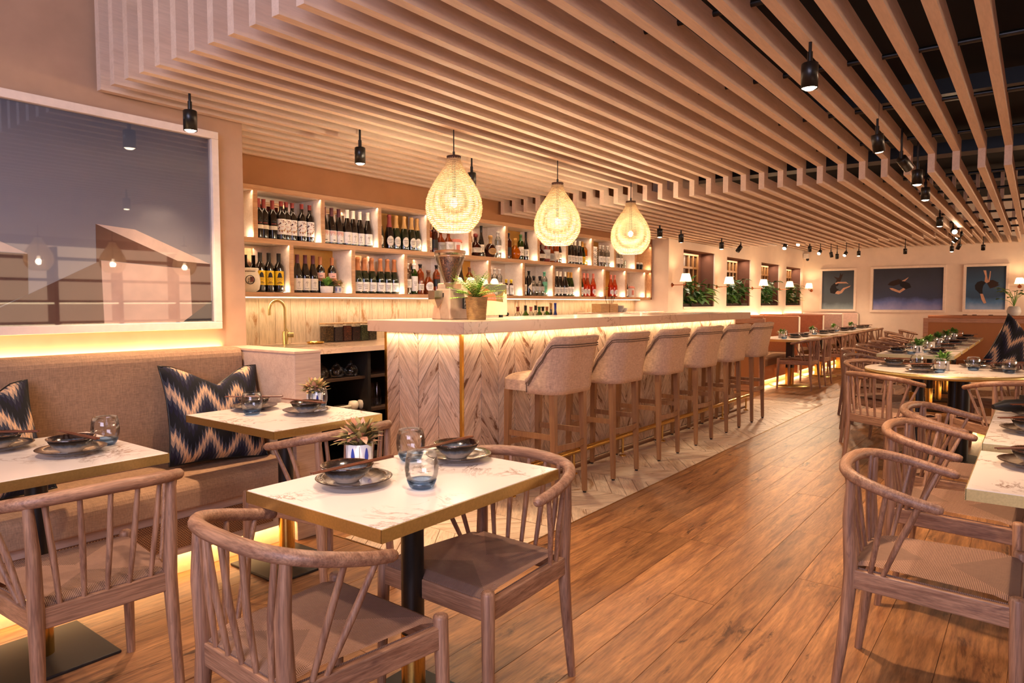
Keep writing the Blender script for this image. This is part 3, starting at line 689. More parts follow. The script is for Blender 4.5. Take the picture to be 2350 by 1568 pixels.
# code: (profile, glass, cap material, cap from z, label spec, phrase, category, square?)
BT={
'b':('bord',m_wine,P['red'],.235,('band',P['cream'],.075,.105,1),'black wine bottle, red foil and low cream label'),
'f':('bord',m_wine,P['red'],.262,('floral',P['white'],.045,.165,1),'red-capped wine bottle, large white floral label'),
'p':('burg',m_wine,P['maroon'],.235,('pink',P['white'],.02,.115,1),'maroon-foiled wine bottle, pink and white label'),
'w':('burg',m_wine,P['cream'],.235,('tree',P['white'],.02,.115,1),'cream-foiled wine bottle, white label with small tree'),
'c':('champ',m_green,P['goldfoil'],.20,('oval',P['cream'],.03,.12,1),'gold-foiled sparkling wine bottle with oval cream label'),
'v':('champ',m_wine,P['red'],.20,('oval',P['cream'],.03,.12,1),'red-foiled sparkling wine bottle with oval cream label'),
'y':('bord',m_wine,P['black'],.235,('face',P['yellow'],.055,.165,1),'wine bottle, yellow label with bowler hat, glasses and moustache'),
'g':('burg',m_wine,P['maroon'],.235,('tree',P['cream'],.02,.115,1),'maroon-foiled wine bottle with tall cream label'),
'o':('bord',m_wine,P['orange'],.235,('two',P['pink'],.10,.17,1),'orange-foiled wine bottle with pink and orange label'),
'd':('champ',m_green,P['orange'],.20,('lines',P['white'],.02,.10,1),'orange-foiled sparkling wine bottle with white label'),
's':('tall',m_amber,P['brown'],.24,('lines',P['cream'],.03,.14,1),'amber whisky bottle with tall cream label'),
'j':('tall',m_cog,P['black'],.24,('lines',P['black'],.03,.13,1),'dark whisky bottle with black label'),
't':('squat',m_amber,P['black'],.20,('lines',P['grey'],.02,.11,1),'squat amber whisky bottle with black cap'),
'k':('squat',m_amber,P['red'],.20,('lines',P['white'],.03,.12,1),'squat amber bottle with white label and red cap'),
'q':('round',m_cog,P['red'],.20,('lines',P['cream'],.04,.09,1),'dark red liqueur bottle with cream label'),
'n':('slim',m_wine,P['black'],.26,('lines',P['cream'],.05,.13,1),'tall dark green bottle with black cap'),
'x':('round',m_cog,P['goldfoil'],.15,('oval',P['goldfoil'],.03,.10,1),'round dark cognac bottle with gold neck'),
'V':('tall',m_tclear,P['silver'],.24,('lines',P['white'],.06,.14,1),'clear spirit bottle with white label'),
'z':('tall',m_tyel,P['tan'],.24,('lines',P['cream'],.05,.12,1),'golden spirit bottle with cream label'),
'Z':('round',m_tyel,P['mustard'],.16,None,'squat golden yellow decanter bottle'),
'N':('tall',m_tgreen,P['green'],.22,('lines',P['cream'],.05,.15,1),'green glass bottle with green cap'),
'r':('squat',P['red'],P['black'],.20,('lines',P['silver'],.04,.15,1),'red squat spirit bottle with silver label'),
'm':('burg',m_wine,P['cream'],.245,('lines',P['white'],.03,.11,1),'dark wine bottle with cream cap and white label'),
'M':('burg',m_tgreen,P['mustard'],.235,('lines',P['white'],.03,.12,1),'green white-wine bottle with yellow capsule'),
'Y':('burg',m_tgreen,P['mustard'],.235,('lines',P['yellow'],.02,.11,1),'green wine bottle with bright yellow label'),
'l':('tall',m_tgreen,P['white'],.24,('lines',P['white'],.03,.17,1),'green whisky bottle with tall white label'),
'h':('tall',m_amber,P['black'],.25,('lines',P['cream'],.04,.10,1),'narrow amber bottle with black cap'),
'a':('squat',m_amber,P['brown'],.17,('oval',P['white'],.03,.12,1),'round-shouldered amber whisky bottle with ornate white label'),
'A':('tall',m_amber,P['black'],.25,('band',P['black'],.08,.15,1),'orange-red square whisky bottle with slanted black label'),
'i':('small',m_cog,P['yellow'],.14,('lines',P['white'],.01,.115,1),'small bitters bottle with yellow cap'),
'H':('tall',m_wine,P['black'],.24,('tri',P['cream'],.04,.16,1),'black gin bottle with cream triangle'),
'G':('squat',m_tclear,P['black'],.18,('lines',P['silver'],.06,.11,1),'clear square-shouldered gin bottle with black stopper'),
'W':('tall',m_tclear,P['teal'],.24,('lines',P['teal'],.04,.17,1),'pale green gin bottle with teal stopper'),
'R':('burg',m_tpink,P['rose'],.245,('oval',P['white'],.03,.10,1),'orange rose-wine bottle with round white label'),
'T':None,'D':None,'J':None,'E':None,'B':None,'F':None}
def curved(m,R,s0,s1,z0,z1,mi=0,n=8):
    # strip wrapped on a cylinder, s measured along the surface about A0
    m.lathe([(R,z0),(R,z1)],n,ang=(s1-s0)/R,a0=A0+s0/R,cap=False,mi=mi); return m
def wshape(m,R,s0,s1,lo,hi,n=8,mi=0):
    vs=[]
    for k in range(n+1):
        s=s0+(s1-s0)*k/n; a=A0+s/R
        for z in(lo(s),hi(s)): vs.append((R*math.cos(a),R*math.sin(a),z))
    m.add(vs,[(2*k,2*k+2,2*k+3,2*k+1) for k in range(n)],mi,True)
def rad_at(prof,z):
    for (r0,z0),(r1,z1) in zip(prof,prof[1:]):
        if z0<=z<=z1 and z1>z0: return r0+(r1-r0)*(z-z0)/(z1-z0)
    return prof[-2][0]
def make_bottle(code):
    pn,gm,cm,cz,lab,ph=BT[code]; prof=PR[pn]; t=thing('bottle','', 'bottle')
    body=[p for p in prof if p[1]<cz]+[(rad_at(prof,cz),cz)]
    M().lathe(body,20,cap=True).obj('bottle_body',gm,t)
    cap=[(rad_at(prof,cz)+.0008,cz)]+[(r+.0008 if r>0 else 0,z) for r,z in prof if z>cz]
    M().lathe(cap,16,cap=False).obj('foil_cap',cm,t)
    if gm in(m_tclear,m_tyel,m_tamber,m_tgreen,m_tpink):   # liquid inside clear glass
        lm={m_tyel.name:plain('golden_liquid','#d99a1c',.1),m_tpink.name:plain('rose_liquid','#e0673a',.1),m_tgreen.name:plain('green_liquid','#5b6a1e',.1),m_tclear.name:thinglass('clear_liquid',(.86,.86,.84,1),.1)}[gm.name]
        q=[(max(r-.003,.004),z+.003) for r,z in prof if z<cz*.82]
        M().lathe(q,16).obj('liquid',lm,t)
    if lab:
        kind,lm,z0,z1,_=lab; R=rad_at(prof,(z0+z1)/2)+.0006; R=max(R,rad_at(prof,z0+.001)+.0006); hw=R*1.25; m=M(); zc=(z0+z1)/2
        if kind=='oval': wshape(m,R,-R*.8,R*.8,lambda s:zc-(z1-z0)/2*math.sqrt(max(0,1-(s/(R*.8))**2)),lambda s:zc+(z1-z0)/2*math.sqrt(max(0,1-(s/(R*.8))**2)),14)
        elif kind=='tri': wshape(m,R,-R*.9,R*.9,lambda s:zc-(z1-z0)/2*(s+R*.9)/(R*1.8),lambda s:zc+(z1-z0)/2*(s+R*.9)/(R*1.8),10)
        else: curved(m,R,-hw,hw,z0,z1,n=12)
        L=m.obj('label',lm,t); R+=.0007; q=M(); pm=[P['black'],P['red'],P['maroon'],P['orange'],P['pink'],P['mustard']]
        if kind=='face':
            wshape(q,R,-.017,.017,lambda s:z1-.048,lambda s:z1-.048+.036*math.sqrt(max(0,1-(s/.0172)**2)),10); curved(q,R,-.023,.023,z1-.052,z1-.048)
            for sg in(-1,1):
                pts=[]
                for k in range(14):
                    a=2*PI*k/14; s=sg*.0105+.008*math.cos(a); an=A0+s/R; pts.append((R*math.cos(an),R*math.sin(an),z1-.066+.008*math.sin(a)))
                q.tube(pts,.0007,4,closed=True)
                wshape(q,R,sg*.001,sg*.013,lambda s:z1-.089+.25*abs(s)*0,lambda s:z1-.083-.25*abs(s),4)
            for k in range(7): curved(q,R,-.02+k*.006,-.0165+k*.006,z0+.012,z0+.019,n=2)
        elif kind=='floral':
            r=random.Random(5)
            for k in range(34):
                a=2*PI*k/17+r.uniform(-.15,.15); rr=.026+r.uniform(-.005,.012); s=rr*math.cos(a); z=zc+1.35*rr*math.sin(a); d=r.uniform(.0022,.0048)
                if abs(s)<hw-d: curved(q,R,s-d,s+d,z-d,z+d,mi=r.choice([0,1,2,3,4,5]),n=2)
            curved(q,R,-.010,.010,zc-.002,zc+.003,mi=4)
        elif kind=='pink':
            for k in range(10): curved(q,R,-hw+.006+k*.0075,-hw+.013+k*.0075,z1-.02-(k*37%23)*.0012,z1-.004,mi=4,n=2)
            curved(q,R,-.002,.018,z0+.012,z0+.018)
        elif kind=='tree':
            curved(q,R,-.001,.001,zc-.02,zc+.012,n=1); 
            for k in range(5): curved(q,R,-.010+k*.004,-.007+k*.004,zc+.008+(k%3)*.005,zc+.014+(k%3)*.005,n=1)
            curved(q,R,-.018,.018,z0+.012,z0+.0145)
        elif kind=='two': curved(q,R,-hw,hw,z0-.0,z0+.026,mi=3); curved(q,R,-.015,.012,z1-.03,z1-.026)
        elif kind=='band': curved(q,R,-.015,.015,z1+.03,z1+.037); curved(q,R,-.02,.02,z1+.012,z1+.018,mi=1)
        elif kind in('lines','oval'):
            w_=R*.55
            for k in range(3): curved(q,R,-w_*(1-.2*k),w_*(1-.2*k),zc+.012-.014*k,zc+.0155-.014*k,mi=0,n=4)
            if kind=='lines' and code in 'jskaA': curved(q,R,-w_,w_,z0+.006,z0+.012,mi=1)
        if q.v: q.obj('print',pm,L)
    return t
BD="U b3.06 b3.11 b3.19 f3.26 f3.31 f3.37 f3.45 f3.53|p3.67 p3.75 p3.83 w3.91 w3.98 w4.06 w4.14|c4.27 v4.40 c4.49 c4.58 c4.68 c4.76|s4.90 j4.99 t5.09 k5.19 J5.33|s5.50 q5.62 n5.72 x5.86 V6.00|Z6.30 N6.42 n6.53 j6.18|q6.80 r6.93 t7.04 s7.14 n7.22|m7.43 m7.51 m7.60 m7.69 Y7.77 z7.84|B8.08 V8.22 V8.31 V8.41|V8.70 V8.80 T8.92|D9.38 D9.49|"
BD+="L E2.97 y3.07 y3.15 y3.23|g3.40 g3.48 g3.56 o3.67 o3.79|d4.02 d4.10 d4.19 d4.28 d4.37 d4.46|V4.62 l4.71 h4.80 a4.90 A5.02|n5.38 s5.52|V5.85 V5.94 V6.03 i6.14 i6.24|n6.48 H6.58 G6.69 G6.80 W6.90|m7.08 m7.17 m7.26 m7.35 M7.43 M7.51|M7.72 R7.81 R7.91 R8.04|F8.31 R8.53 R8.65|m8.95 J9.15|"
ORD=['first','second','third','fourth','fifth','sixth','seventh','eighth','ninth','tenth','eleventh','twelfth']
protos={}
fin=M()
def jar(loc,lab,kind):
    if kind=='J':
        t=thing('preserve_jar',lab,'jar',loc); M().lathe([(.055,0),(.062,.005),(.064,.10),(.055,.13),(.055,.14)],20).obj('jar_body',P['white'],t)
        M().lathe([(.072,.128),(.066,.150),(.05,.160),(0,.162)],18,cap=False).obj('cloth_lid',P['rose'],t)
        q=M(); curved(q,.0648,-.02,.022,.03,.10); q.obj('print',P['rose'],t)
    elif kind=='E':
        t=thing('ceramic_jar',lab,'jar',loc); M().lathe([(.06,0),(.085,.02),(.095,.07),(.09,.12),(.075,.155),(.085,.175),(.08,.18),(0,.18)],24).obj('jar_body',P['cream'],t)
        q=M(); R=.097; pts=[]
        for k in range(20): a=2*PI*k/20; s=.032*math.cos(a); an=A0+s/R; pts.append((R*math.cos(an),R*math.sin(an),.09+.032*math.sin(a)))
        q.tube(pts,.003,5,closed=True)
        for s0,s1,z0,z1,mi in((-.014,-.004,.10,.104,0),(-.014,-.004,.09,.094,0),(-.011,-.008,.07,.088,0),(.002,.016,.104,.108,0),(.002,.005,.085,.104,0),(.013,.016,.085,.104,0),(.002,.016,.093,.096,0),(-.015,-.010,.068,.076,0),(.0,.004,.068,.08,0),(.010,.014,.068,.08,0)): curved(q,R,s0,s1,z0,z1,n=2)
        wshape(q,R-.001,.0,.026,lambda s:.075,lambda s:.112,6,1)
        for k in range(9): curved(q,.079,-.04+k*.01,-.034+k*.01,.15,.158,n=1)
        q.obj('emblem',[P['black'],P['red']],t)
    elif kind=='T':
        t=thing('tumbler',lab,'glass',loc); M().lathe([(.03,0),(.04,.12),(.037,.12),(.027,.005)],18,cap=False).obj('glass_body',m_tclear,t)
    elif kind=='D':
        t=thing('votive_glass',lab,'glass',loc); M().lathe([(.02,0),(.03,.02),(.033,.06),(.028,.085)],16).obj('glass_body',P['black'],t); M().lathe([(.029,.085),(.024,.11),(.0,.115)],16,cap=False).obj('glass_rim',P['silver'],t)
    elif kind=='B':
        t=thing('gift_tin',lab,'box',loc); M().box(-.05,-.04,0,.05,.04,.26).obj('tin_body',P['white'],t,bevel=.004)
        q=M(); r=random.Random(4)
        for k in range(8):
            z=.02+k*.03; q.tube([(-.045+.02*math.sin(k),-.0405,z),(-.01,-.0405,z+.02*math.cos(k*2)),(.02,-.0405,z-.006),(.046,-.0405,z+.015)],.005,4,flat=.3)
        for k in range(6):
            z=.03+k*.04; q.tube([(-.0505,-.03,z),(-.0505,0,z+.02),(-.0505,.03,z)],.005,4)
        q.obj('print',P['black'],t)
    return t
def leafblade(m,base,d,L,w,droop,mi=0,up=Vector((0,0,1)),n=3):
    d=Vector(d).normalized(); side=d.cross(up)
    if side.length<.1: side=Vector((1,0,0))
    side.normalize(); vs=[]
    for k in range(n+1):
        t_=k/n; p=Vector(base)+d*(L*t_)-up*(droop*t_*t_); ww=w*math.sin(PI*min(.97,.08+t_*.92))
        vs+= [p-side*ww+up*ww*.25,p,p+side*ww+up*ww*.25]
    fs=[]
    for k in range(n): a=3*k; fs+=[(a,a+1,a+4,a+3),(a+1,a+2,a+5,a+4)]
    m.add(vs,fs,mi,True)
def succulent(r=.05,nl=46,h=.09,seedv=1,tip=True):
    rr=random.Random(seedv); m=M()
    for k in range(nl):
        a=rr.uniform(0,2*PI); el=rr.uniform(.15,1.4); d=Vector((math.cos(a)*math.cos(el),math.sin(a)*math.cos(el),math.sin(el)))
        b=Vector((d.x*r*.45,d.y*r*.45,0))+Vector((0,0,h*.75*rr.random()))
        leafblade(m,b,d,rr.uniform(.6,1.15)*h,rr.uniform(.007,.012),rr.uniform(.0,.02),mi=1 if tip and rr.random()<.35 else 0)
    return m
PV={}
def pot_plant(kind,loc,lab,grp,rz=0,sc=1):
    k=kind
    if k not in PV:
        t=thing('potted_succulent','','potted plant')
        if k=='blue':
            M().lathe([(.033,0),(.036,.003),(.037,.066),(.034,.066),(.033,.056)],24,cap=False).lathe([(0,.0005),(.034,.001)],24,cap=False).obj('pot',P['white'],t)
            q=M()
            for j in range(6):
                global A0
                sv=A0; A0=2*PI*j/6
                wshape(q,.0376,-.006,.006,lambda s:.034-.024*max(0,1-(s/.006)**2),lambda s:.034+.024*max(0,1-(s/.006)**2),8)
                curved(q,.0376,.0188,.0198,.006,.062,n=1,mi=1); A0=sv
            q.obj('pot_pattern',[P['blue'],P['black']],t)
        elif k=='mono':
            M().lathe([(.033,0),(.036,.003),(.037,.066),(.034,.066),(.033,.056)],20,cap=False).lathe([(0,.0005),(.034,.001)],20,cap=False).obj('pot',P['white'],t)
            q=M()
            for j in range(7):
                sv=A0; A0=2*PI*j/7; wshape(q,.0376,-.006,.006,lambda s:.034-.026*max(0,1-(s/.006)**2),lambda s:.034+.026*max(0,1-(s/.006)**2),6); A0=sv
            q.obj('pot_pattern',P['black'],t)
        elif k=='grey': M().box(-.036,-.036,0,.036,.036,.062).obj('pot',P['grey'],t,bevel=.003)
        elif k=='dish': M().lathe([(.045,0),(.052,.01),(.055,.055),(.05,.055),(.048,.045)],20,cap=False).lathe([(0,.0005),(.045,.001)],20,cap=False).obj('pot',P['white'],t)
        elif k=='glass': M().lathe([(.04,0),(.075,.03),(.085,.07),(.07,.12),(.055,.135)],20).obj('pot',P['silver'],t)
        hz={'glass':.135}.get(k,.056); 
        M().lathe([(0,hz-.004),(.034 if k!='glass' else .05,hz-.004)],16,cap=False).obj('soil',m_soil,t)
        if k=='glass':
            m=M(); rr=random.Random(8)
            for j in range(16):
                a=rr.uniform(0,2*PI); h=rr.uniform(.08,.26); e=Vector((math.cos(a)*rr.uniform(.03,.2),math.sin(a)*rr.uniform(.03,.2),hz+h))
                m.tube([(0,0,hz),(e.x*.4,e.y*.4,hz+h*.7),e],.003,4); leafblade(m,e,(math.cos(a),math.sin(a),.2),.10,.04,.03)
            m.obj('leaves',m_leaf,t)
        else:
            m=succulent(seedv=len(k)*3+1,nl=170 if k=='blue' else 90,h=.055); m.v=[(x,y,z+hz) for x,y,z in m.v]
            m.obj('leaves',[m_succ if k in('blue',) else m_leaf,m_leaftip if k=='blue' else m_leaf],t)
        PV[k]=t; t.location=loc; t.rotation_euler=(0,0,rz); t.scale=(sc,)*3; t['label']=lab; t['group']=grp; return t
    r=dup(PV[k],loc,rz,lab,grp); r.scale=(sc,)*3; return r
def fern(loc,lab,s=1.0,basket=True,seedv=2):
    t=thing('potted_fern',lab,'potted plant',loc)
    if basket:
        m=M()
        for k in range(22):
            z=.004+.148*k/21*1.0; R=.062+.012*k/21; m.tube([((R)*math.cos(2*PI*j/28),(R)*math.sin(2*PI*j/28),z+.001*math.sin(j*3+k)) for j in range(28)],.0042,5,closed=True)
        m.obj('basket',m_basket,t); M().lathe([(0,.003),(.058,.003),(.068,.15),(.066,.15)],20,cap=False).obj('inner_pot',m_basket,t)
        M().lathe([(0,.135),(.066,.135)],16,cap=False).obj('soil',m_soil,t); z0=.135
    else: M().lathe([(.04,0),(.045,.10),(.042,.10)],18).obj('pot',P['white'],t); z0=.10
    m=M(); rr=random.Random(seedv)
    for k in range(34):
        a=2*PI*k/34*5.3+rr.uniform(-.2,.2); el=rr.uniform(.25,.85) if k%2 else rr.uniform(.9,1.5); L=rr.uniform(.17,.25)*s; pts=[]
        hd=Vector((math.cos(a),math.sin(a),0))
        n=13
        for j in range(n+1):
            q=j/n; pts.append(Vector((0,0,z0))+hd*(L*math.cos(el)*q+.20*L*q*q)+Vector((0,0,L*math.sin(el)*q*1.05-L*.34*q*q*(1.2-math.sin(el)*.6))))
        m.tube(pts,.0012,3)
        for j in range(1,n):
            d=(pts[j+1]-pts[j]).normalized(); sd=d.cross(Vector((0,0,1))).normalized(); wl=.046*s*math.sin(PI*(.12+.85*j/n))**.8
            for sg in(-1,1): leafblade(m,pts[j],sd*sg+d*.5,wl,.0075*s,.006,n=2)
    m.obj('fronds',m_fern,t); return t
# place the shelf stock
for part in BD.split('L ')[0:2]:
    row='upper' if part.startswith('U') else 'lower'; z=1.786 if row=='upper' else 1.380
    for bi,b in enumerate([q for q in part.replace('U ','').split('|') if q.strip()]):
        for k,it in enumerate(b.split()):
            c=it[0]; x=float(it[1:]); pos='%s from left in %s bay, %s row'%(ORD[k],ORD[bi],row)
            yj=4.745+((k*7+bi*3)%3-1)*.006
            if c=='o': yj=4.80
            if c=='J': jar((x,4.77,z),'white preserve jar with rose cloth lid, %s row, %s bay'%(row,ORD[bi]),c); continue
            if c=='E': jar((x,4.76,z),'cream ceramic jar with red and black emblem, left of yellow labels',c); continue
            if c=='T': jar((x,4.76,z),'plain glass tumbler near the right end of the upper shelf',c); continue
            if c=='D': jar((x,4.77,z),'small dark votive glass, %s in last upper bay'%ORD[k],c); continue
            if c=='B': jar((x,4.77,z),'black and white patterned tin in the upper shelf',c); continue
            if c=='F': fern((x,4.76,z),'small fern in white pot beside rose bottles, lower shelf',.42,False,5); continue
            ph=BT[c][5]; lb=ph+', '+pos
            if len(lb.split())>16: lb=ph.split(',')[0]+', '+pos
            if len(lb.split())>16: lb=' '.join(ph.split(',')[0].split()[:6])+', '+pos
            if c not in protos:
                t=make_bottle(c); protos[c]=t; t.location=(x,yj,z); t.rotation_euler=(0,0,rng.uniform(-.15,.15)); t['label']=lb; t['group']='bottles on the wall shelf'
            else: dup(protos[c],(x,yj,z),rng.uniform(-.15,.15),lb,'bottles on the wall shelf')
pot_plant('dish',(3.655,4.70,1.380),'green succulent in plain white dish on the lower bottle shelf','shelf succulents',0,1.0)
pot_plant('blue',(3.775,4.70,1.380),'succulent in blue-leaf patterned pot on the lower bottle shelf','shelf succulents',.3,.85)
# ---- things on the back counter
t=thing('swan_neck_tap','brass swan-neck mixer tap at the sink','tap',(3.32,4.80,.965))
M().lathe([(.026,0),(.026,.004),(.022,.006),(.022,.10),(.018,.105)],20).obj('tap_body',m_gold,t)
M().tube([(0,0,.10),(0,0,.28)]+[(-.07+.07*math.cos(a),-.0,.28+.07*math.sin(a)) for a in [PI*k/10 for k in range(1,10)]]+[(-.14,0,.28),(-.14,0,.235)],.0105,10).obj('spout',m_gold,t)
M().tube([(.015,-.01,.075),(.055,-.03,.075)],.02,14).obj('handle_hub',m_gold,t); M().tube([(.03,-.015,.09),(.005,-.0,.135)],.004,6).obj('lever',m_gold,t)
t=thing('brass_tray','small brass dish beside the glass canisters','tray',(3.52,4.68,.965))
M().lathe([(.05,0),(.065,.003),(.072,.018),(.066,.018),(.06,.006),(0,.006)],24,cap=False).obj('dish',m_brass,t)
cc=['#7a5a2c','#3a2c26','#8a4424','#4a2218','#5c6434','#6a5a3a']
for k,c in enumerate(cc):
    x=3.72+.096*k
    t=thing('storage_canister','square clear canister of dry ingredients with pale lid, %s from left'%ORD[k],'canister',(x,4.79,.965),0,'canisters on the back counter')
    M().box(-.044,-.044,0,.044,.044,.150).obj('canister_body',m_thin,t,bevel=.006)
    n=NT('dry_goods_%d'%k); f=n.noise(n.coords((1,1,1)),190 if k!=3 else 90,2); n.set(Base_Color=n.ramp(f,[(.38,tuple(v*.25 for v in srgb(c)[:3])+(1,)),(.62,tuple(min(1,v*1.9) for v in srgb(c)[:3])+(1,))],'CONSTANT' if k!=1 else 'LINEAR'),Roughness=.8); n.bump(f,.6,.003)
    M().box(-.040,-.040,.004,.040,.040,.135-.012*(k%2)).obj('contents',n.m,t,bevel=.004)
    M().box(-.046,-.046,.150,.046,.046,.163).obj('lid',P['tan'],t,bevel=.004)
bbs=[(5.93,'tall',m_tclear,P['red'],'clear pourer bottle with red label'),(6.0,'small',m_tgreen,P['white'],'small green bottle with pourer'),(6.07,'bord',m_tgreen,P['black'],'green wine bottle with steel pourer'),(6.17,'tall',m_tclear,P['rose'],'clear bottle with pink label'),(6.26,'bord',m_tclear,P['black'],'clear bottle with tall black cap'),(6.33,'tall',m_tgreen,P['green'],'green bottle with green cap'),(6.40,'tall',m_tclear,P['black'],'clear bottle with black neck'),(6.48,'tall',m_tgreen,P['orange'],'emerald bottle with orange cap'),(6.56,'slim',m_wine,P['goldfoil'],'dark bottle with gold neck'),(6.65,'slim',m_tblue,P['blue'],'deep blue bottle with blue cap'),(6.76,'small',m_amber,P['black'],'small amber bottle with black cap'),(7.66,'small',m_cog,P['black'],'small brown sauce bottle')]
for x,pf,gm,cm,lb in bbs:
    prof=PR[pf]; cz={'tall':.24,'small':.14,'bord':.25,'slim':.26}[pf]
    t=thing('bottle',lb+', standing on the back counter','bottle',(x,4.42,.966),0,'bottles on the back counter')
    M().lathe([p for p in prof if p[1]<cz]+[(rad_at(prof,cz),cz)],16).obj('bottle_body',gm,t)
    M().lathe([(rad_at(prof,cz)+.001,cz)]+[(r+.001 if r else 0,z) for r,z in prof if z>cz],14,cap=False).obj('cap',cm,t)
    m=M(); curved(m,rad_at(prof,.08)+.0008,-.035,.035,.04,.11); m.obj('label',P['cream'],t)
    if 'pourer' in lb: M().tube([(0,0,prof[-1][1]),(0,0,prof[-1][1]+.04),(-.01,0,prof[-1][1]+.06)],.003,6).obj('pourer',m_steel,t)
t=thing('copper_shaker','polished copper tea kettle beside the coffee machine','kettle',(5.72,4.40,.966)); M().lathe([(.08,0),(.11,.03),(.12,.09),(.10,.15),(.05,.19),(.02,.20)],24).obj('kettle_body',m_copper,t); M().sphere((0,0,.215),.018).obj('knob',m_black,t); M().tube([(.11,0,.09),(.16,0,.12),(.17,0,.16)],.012,8).obj('spout',m_copper,t)
t=thing('brass_bowl','small gold bowl on the back counter','bowl',(6.9,4.4,.966)); M().lathe([(.05,0),(.09,.05),(.095,.13),(.09,.13),(.08,.05),(0,.01)],22,cap=False).obj('bowl_body',m_brass,t)
t=thing('raised_ledge','pale raised ledge at the far end of the back bar','ledge',(8.75,4.55,.965)); M().box(-.85,-.12,0,.85,.35,.205).obj('ledge_body',m_counter,t,bevel=.004)
for k in range(9):
    t=thing('garnish_jar','small garnish jar with pale lid, %s from left in the row'%ORD[k],'jar',(6.98+.075*k,4.42,.966),0,'garnish jars in a row')
    M().lathe([(.026,0),(.028,.10),(.028,.165)],12).obj('jar_body',m_tclear if k<6 else m_tgreen,t); M().lathe([(.029,.165),(.029,.185),(0,.187)],12,cap=False).obj('lid',P['cream'],t)
for x,l in((8.03,'left wooden caddy on the pale ledge'),(8.28,'right wooden caddy holding utensils on the pale ledge')):
    t=thing('wooden_caddy',l,'box',(x,4.62,1.17)); M().box(-.11,-.07,0,.11,.07,.115).obj('caddy_body',wood('pale_caddy','#c99455','#dcae72','x'),t,bevel=.003)
    if x>8.1:
        for k,(dx,dz,w) in enumerate(((-.13,.2,.02),(-.02,.19,.012),(.04,.2,.022),(.08,.2,.018),(.13,.19,.02))):
            M().tube([(dx*.4,0,.08),(dx*.8,0,.16),(dx,0,dz+.02)],[.004,.004,w*.6],6,flat=.4).obj('utensil',P['brown'],t)
for x,y,s,l in((8.49,4.58,1,'stack of grey bowls beside the utensil caddy'),(8.64,4.6,.8,'wide grey bowl at the right of the stacked bowls')):
    t=thing('ceramic_bowl',l,'bowl',(x,y,1.17)); m=M()
    for k in range(3 if s==1 else 1): m.lathe([(.03,.018*k),(.065,.055+.018*k),(.06,.055+.018*k),(.02,.01+.018*k)],18,cap=False)
    m.obj('bowl_body',P['grey'],t)
# ---- dark cabinet contents
tp=None
for k,x in enumerate((3.10,3.24,3.38,3.52,3.66)):
    lb='glass teapot, %s from left on the dark shelf under the sink counter'%ORD[k]
    if tp is None:
        t=tp=thing('glass_teapot',lb,'teapot',(x,4.24,.73),0,'glass teapots')
        M().lathe([(.03,0),(.05,.01),(.058,.04),(.045,.075),(.03,.085)],18).obj('pot_body',m_tclear,t)
        M().lathe([(.033,.085),(.02,.10),(.006,.105),(.010,.118),(0,.122)],14,cap=False).obj('lid',m_tclear,t)
        M().tube([(.052,0,.06),(.085,0,.065),(.092,0,.04),(.075,0,.018),(.052,0,.02)],.005,6).obj('handle',m_tclear,t); M().tube([(-.05,0,.03),(-.075,0,.05),(-.088,0,.075)],.006,6).obj('spout',m_tclear,t)
    else: dup(tp,(x,4.24,.73),.3*k,lb)
for k in range(5):
    t=thing('small_plate','cream plate in the low stack inside the dark cabinet, %s from the bottom'%ORD[k],'plate',(3.43,4.24,.4655+.008*k),0,'stacked cream plates'); M().lathe([(.04,0),(.065,.006),(.066,.009),(.04,.004),(0,.004)],20,cap=False).obj('plate_body',P['cream'],t)
for k,x in enumerate((3.52,3.61)):
    t=thing('lidded_jar','cream speckled cup, %s from left in the dark cabinet'%ORD[k],'cup',(x,4.22,.4655)); M().lathe([(.025,0),(.036,.015),(.04,.045),(.033,.068),(.02,.072),(0,.073)],18,cap=False).obj('cup_body',P['cream'],t)
for k,x in enumerate((3.74,3.80)):
    t=thing('water_carafe','clear carafe, %s from left at the cabinet edge'%ORD[k],'carafe',(x,4.26,.4655)); M().lathe([(.03,0),(.035,.02),(.035,.12),(.018,.16),(.02,.19)],14).obj('carafe_body',m_tclear,t)
# ---------------------------------------------------------------- bar counter
bc=thing('bar_counter','long marble topped bar counter clad in whitewashed chevron boards','bar counter',(3.2,2.8,0))
M().box(0,0,1.104,5.33,.88,1.182).obj('countertop',m_counter,bc,bevel=.003)
M().box(.155,.155,0,5.2,.84,1.104).obj('carcass',P['brown'],bc)
chevron(5.05,1.10,.1857,.145,.255,emit_plank('chevron_board',bc,m_chev,lambda u,v,d:(.155+u,.155-d,v+.003),.013,math.atan2(.255,.1857)),0)
chevron(.70,1.10,.1857,.145,.255,emit_plank('chevron_board',bc,m_chev,lambda u,v,d:(.155-d,.855-u,v+.003),.013,math.atan2(.255,.1857)),.05)
M().box(.139,.137,0,.158,.157,1.10).obj('corner_trim',m_brass,bc); M().box(.138,.838,0,.157,.86,1.10).obj('corner_trim',m_brass,bc)
M().box(.145,.10,1.098,5.2,.115,1.104).box(.10,.12,1.098,.115,.86,1.104).obj('light_strip',m_led,bc)
area('bar_front_light',(5.85,2.905,1.095),(math.radians(10),0,0),5.0,.02,9,(1,.70,.40))
area('bar_end_light',(3.31,3.3,1.095),(0,math.radians(10),0),.02,.7,2.2,(1,.70,.40))
fr=thing('brass_foot_rail','polished brass foot rail along the bar front','foot rail',(3.5,2.80,0))
M().tube([(0,-.03,.17),(5.0,-.03,.17)],.022,12).obj('rail',m_brass,fr)
M().box(-.05,.045,0,5.05,.075,.022).obj('floor_track',P['brown'],fr)
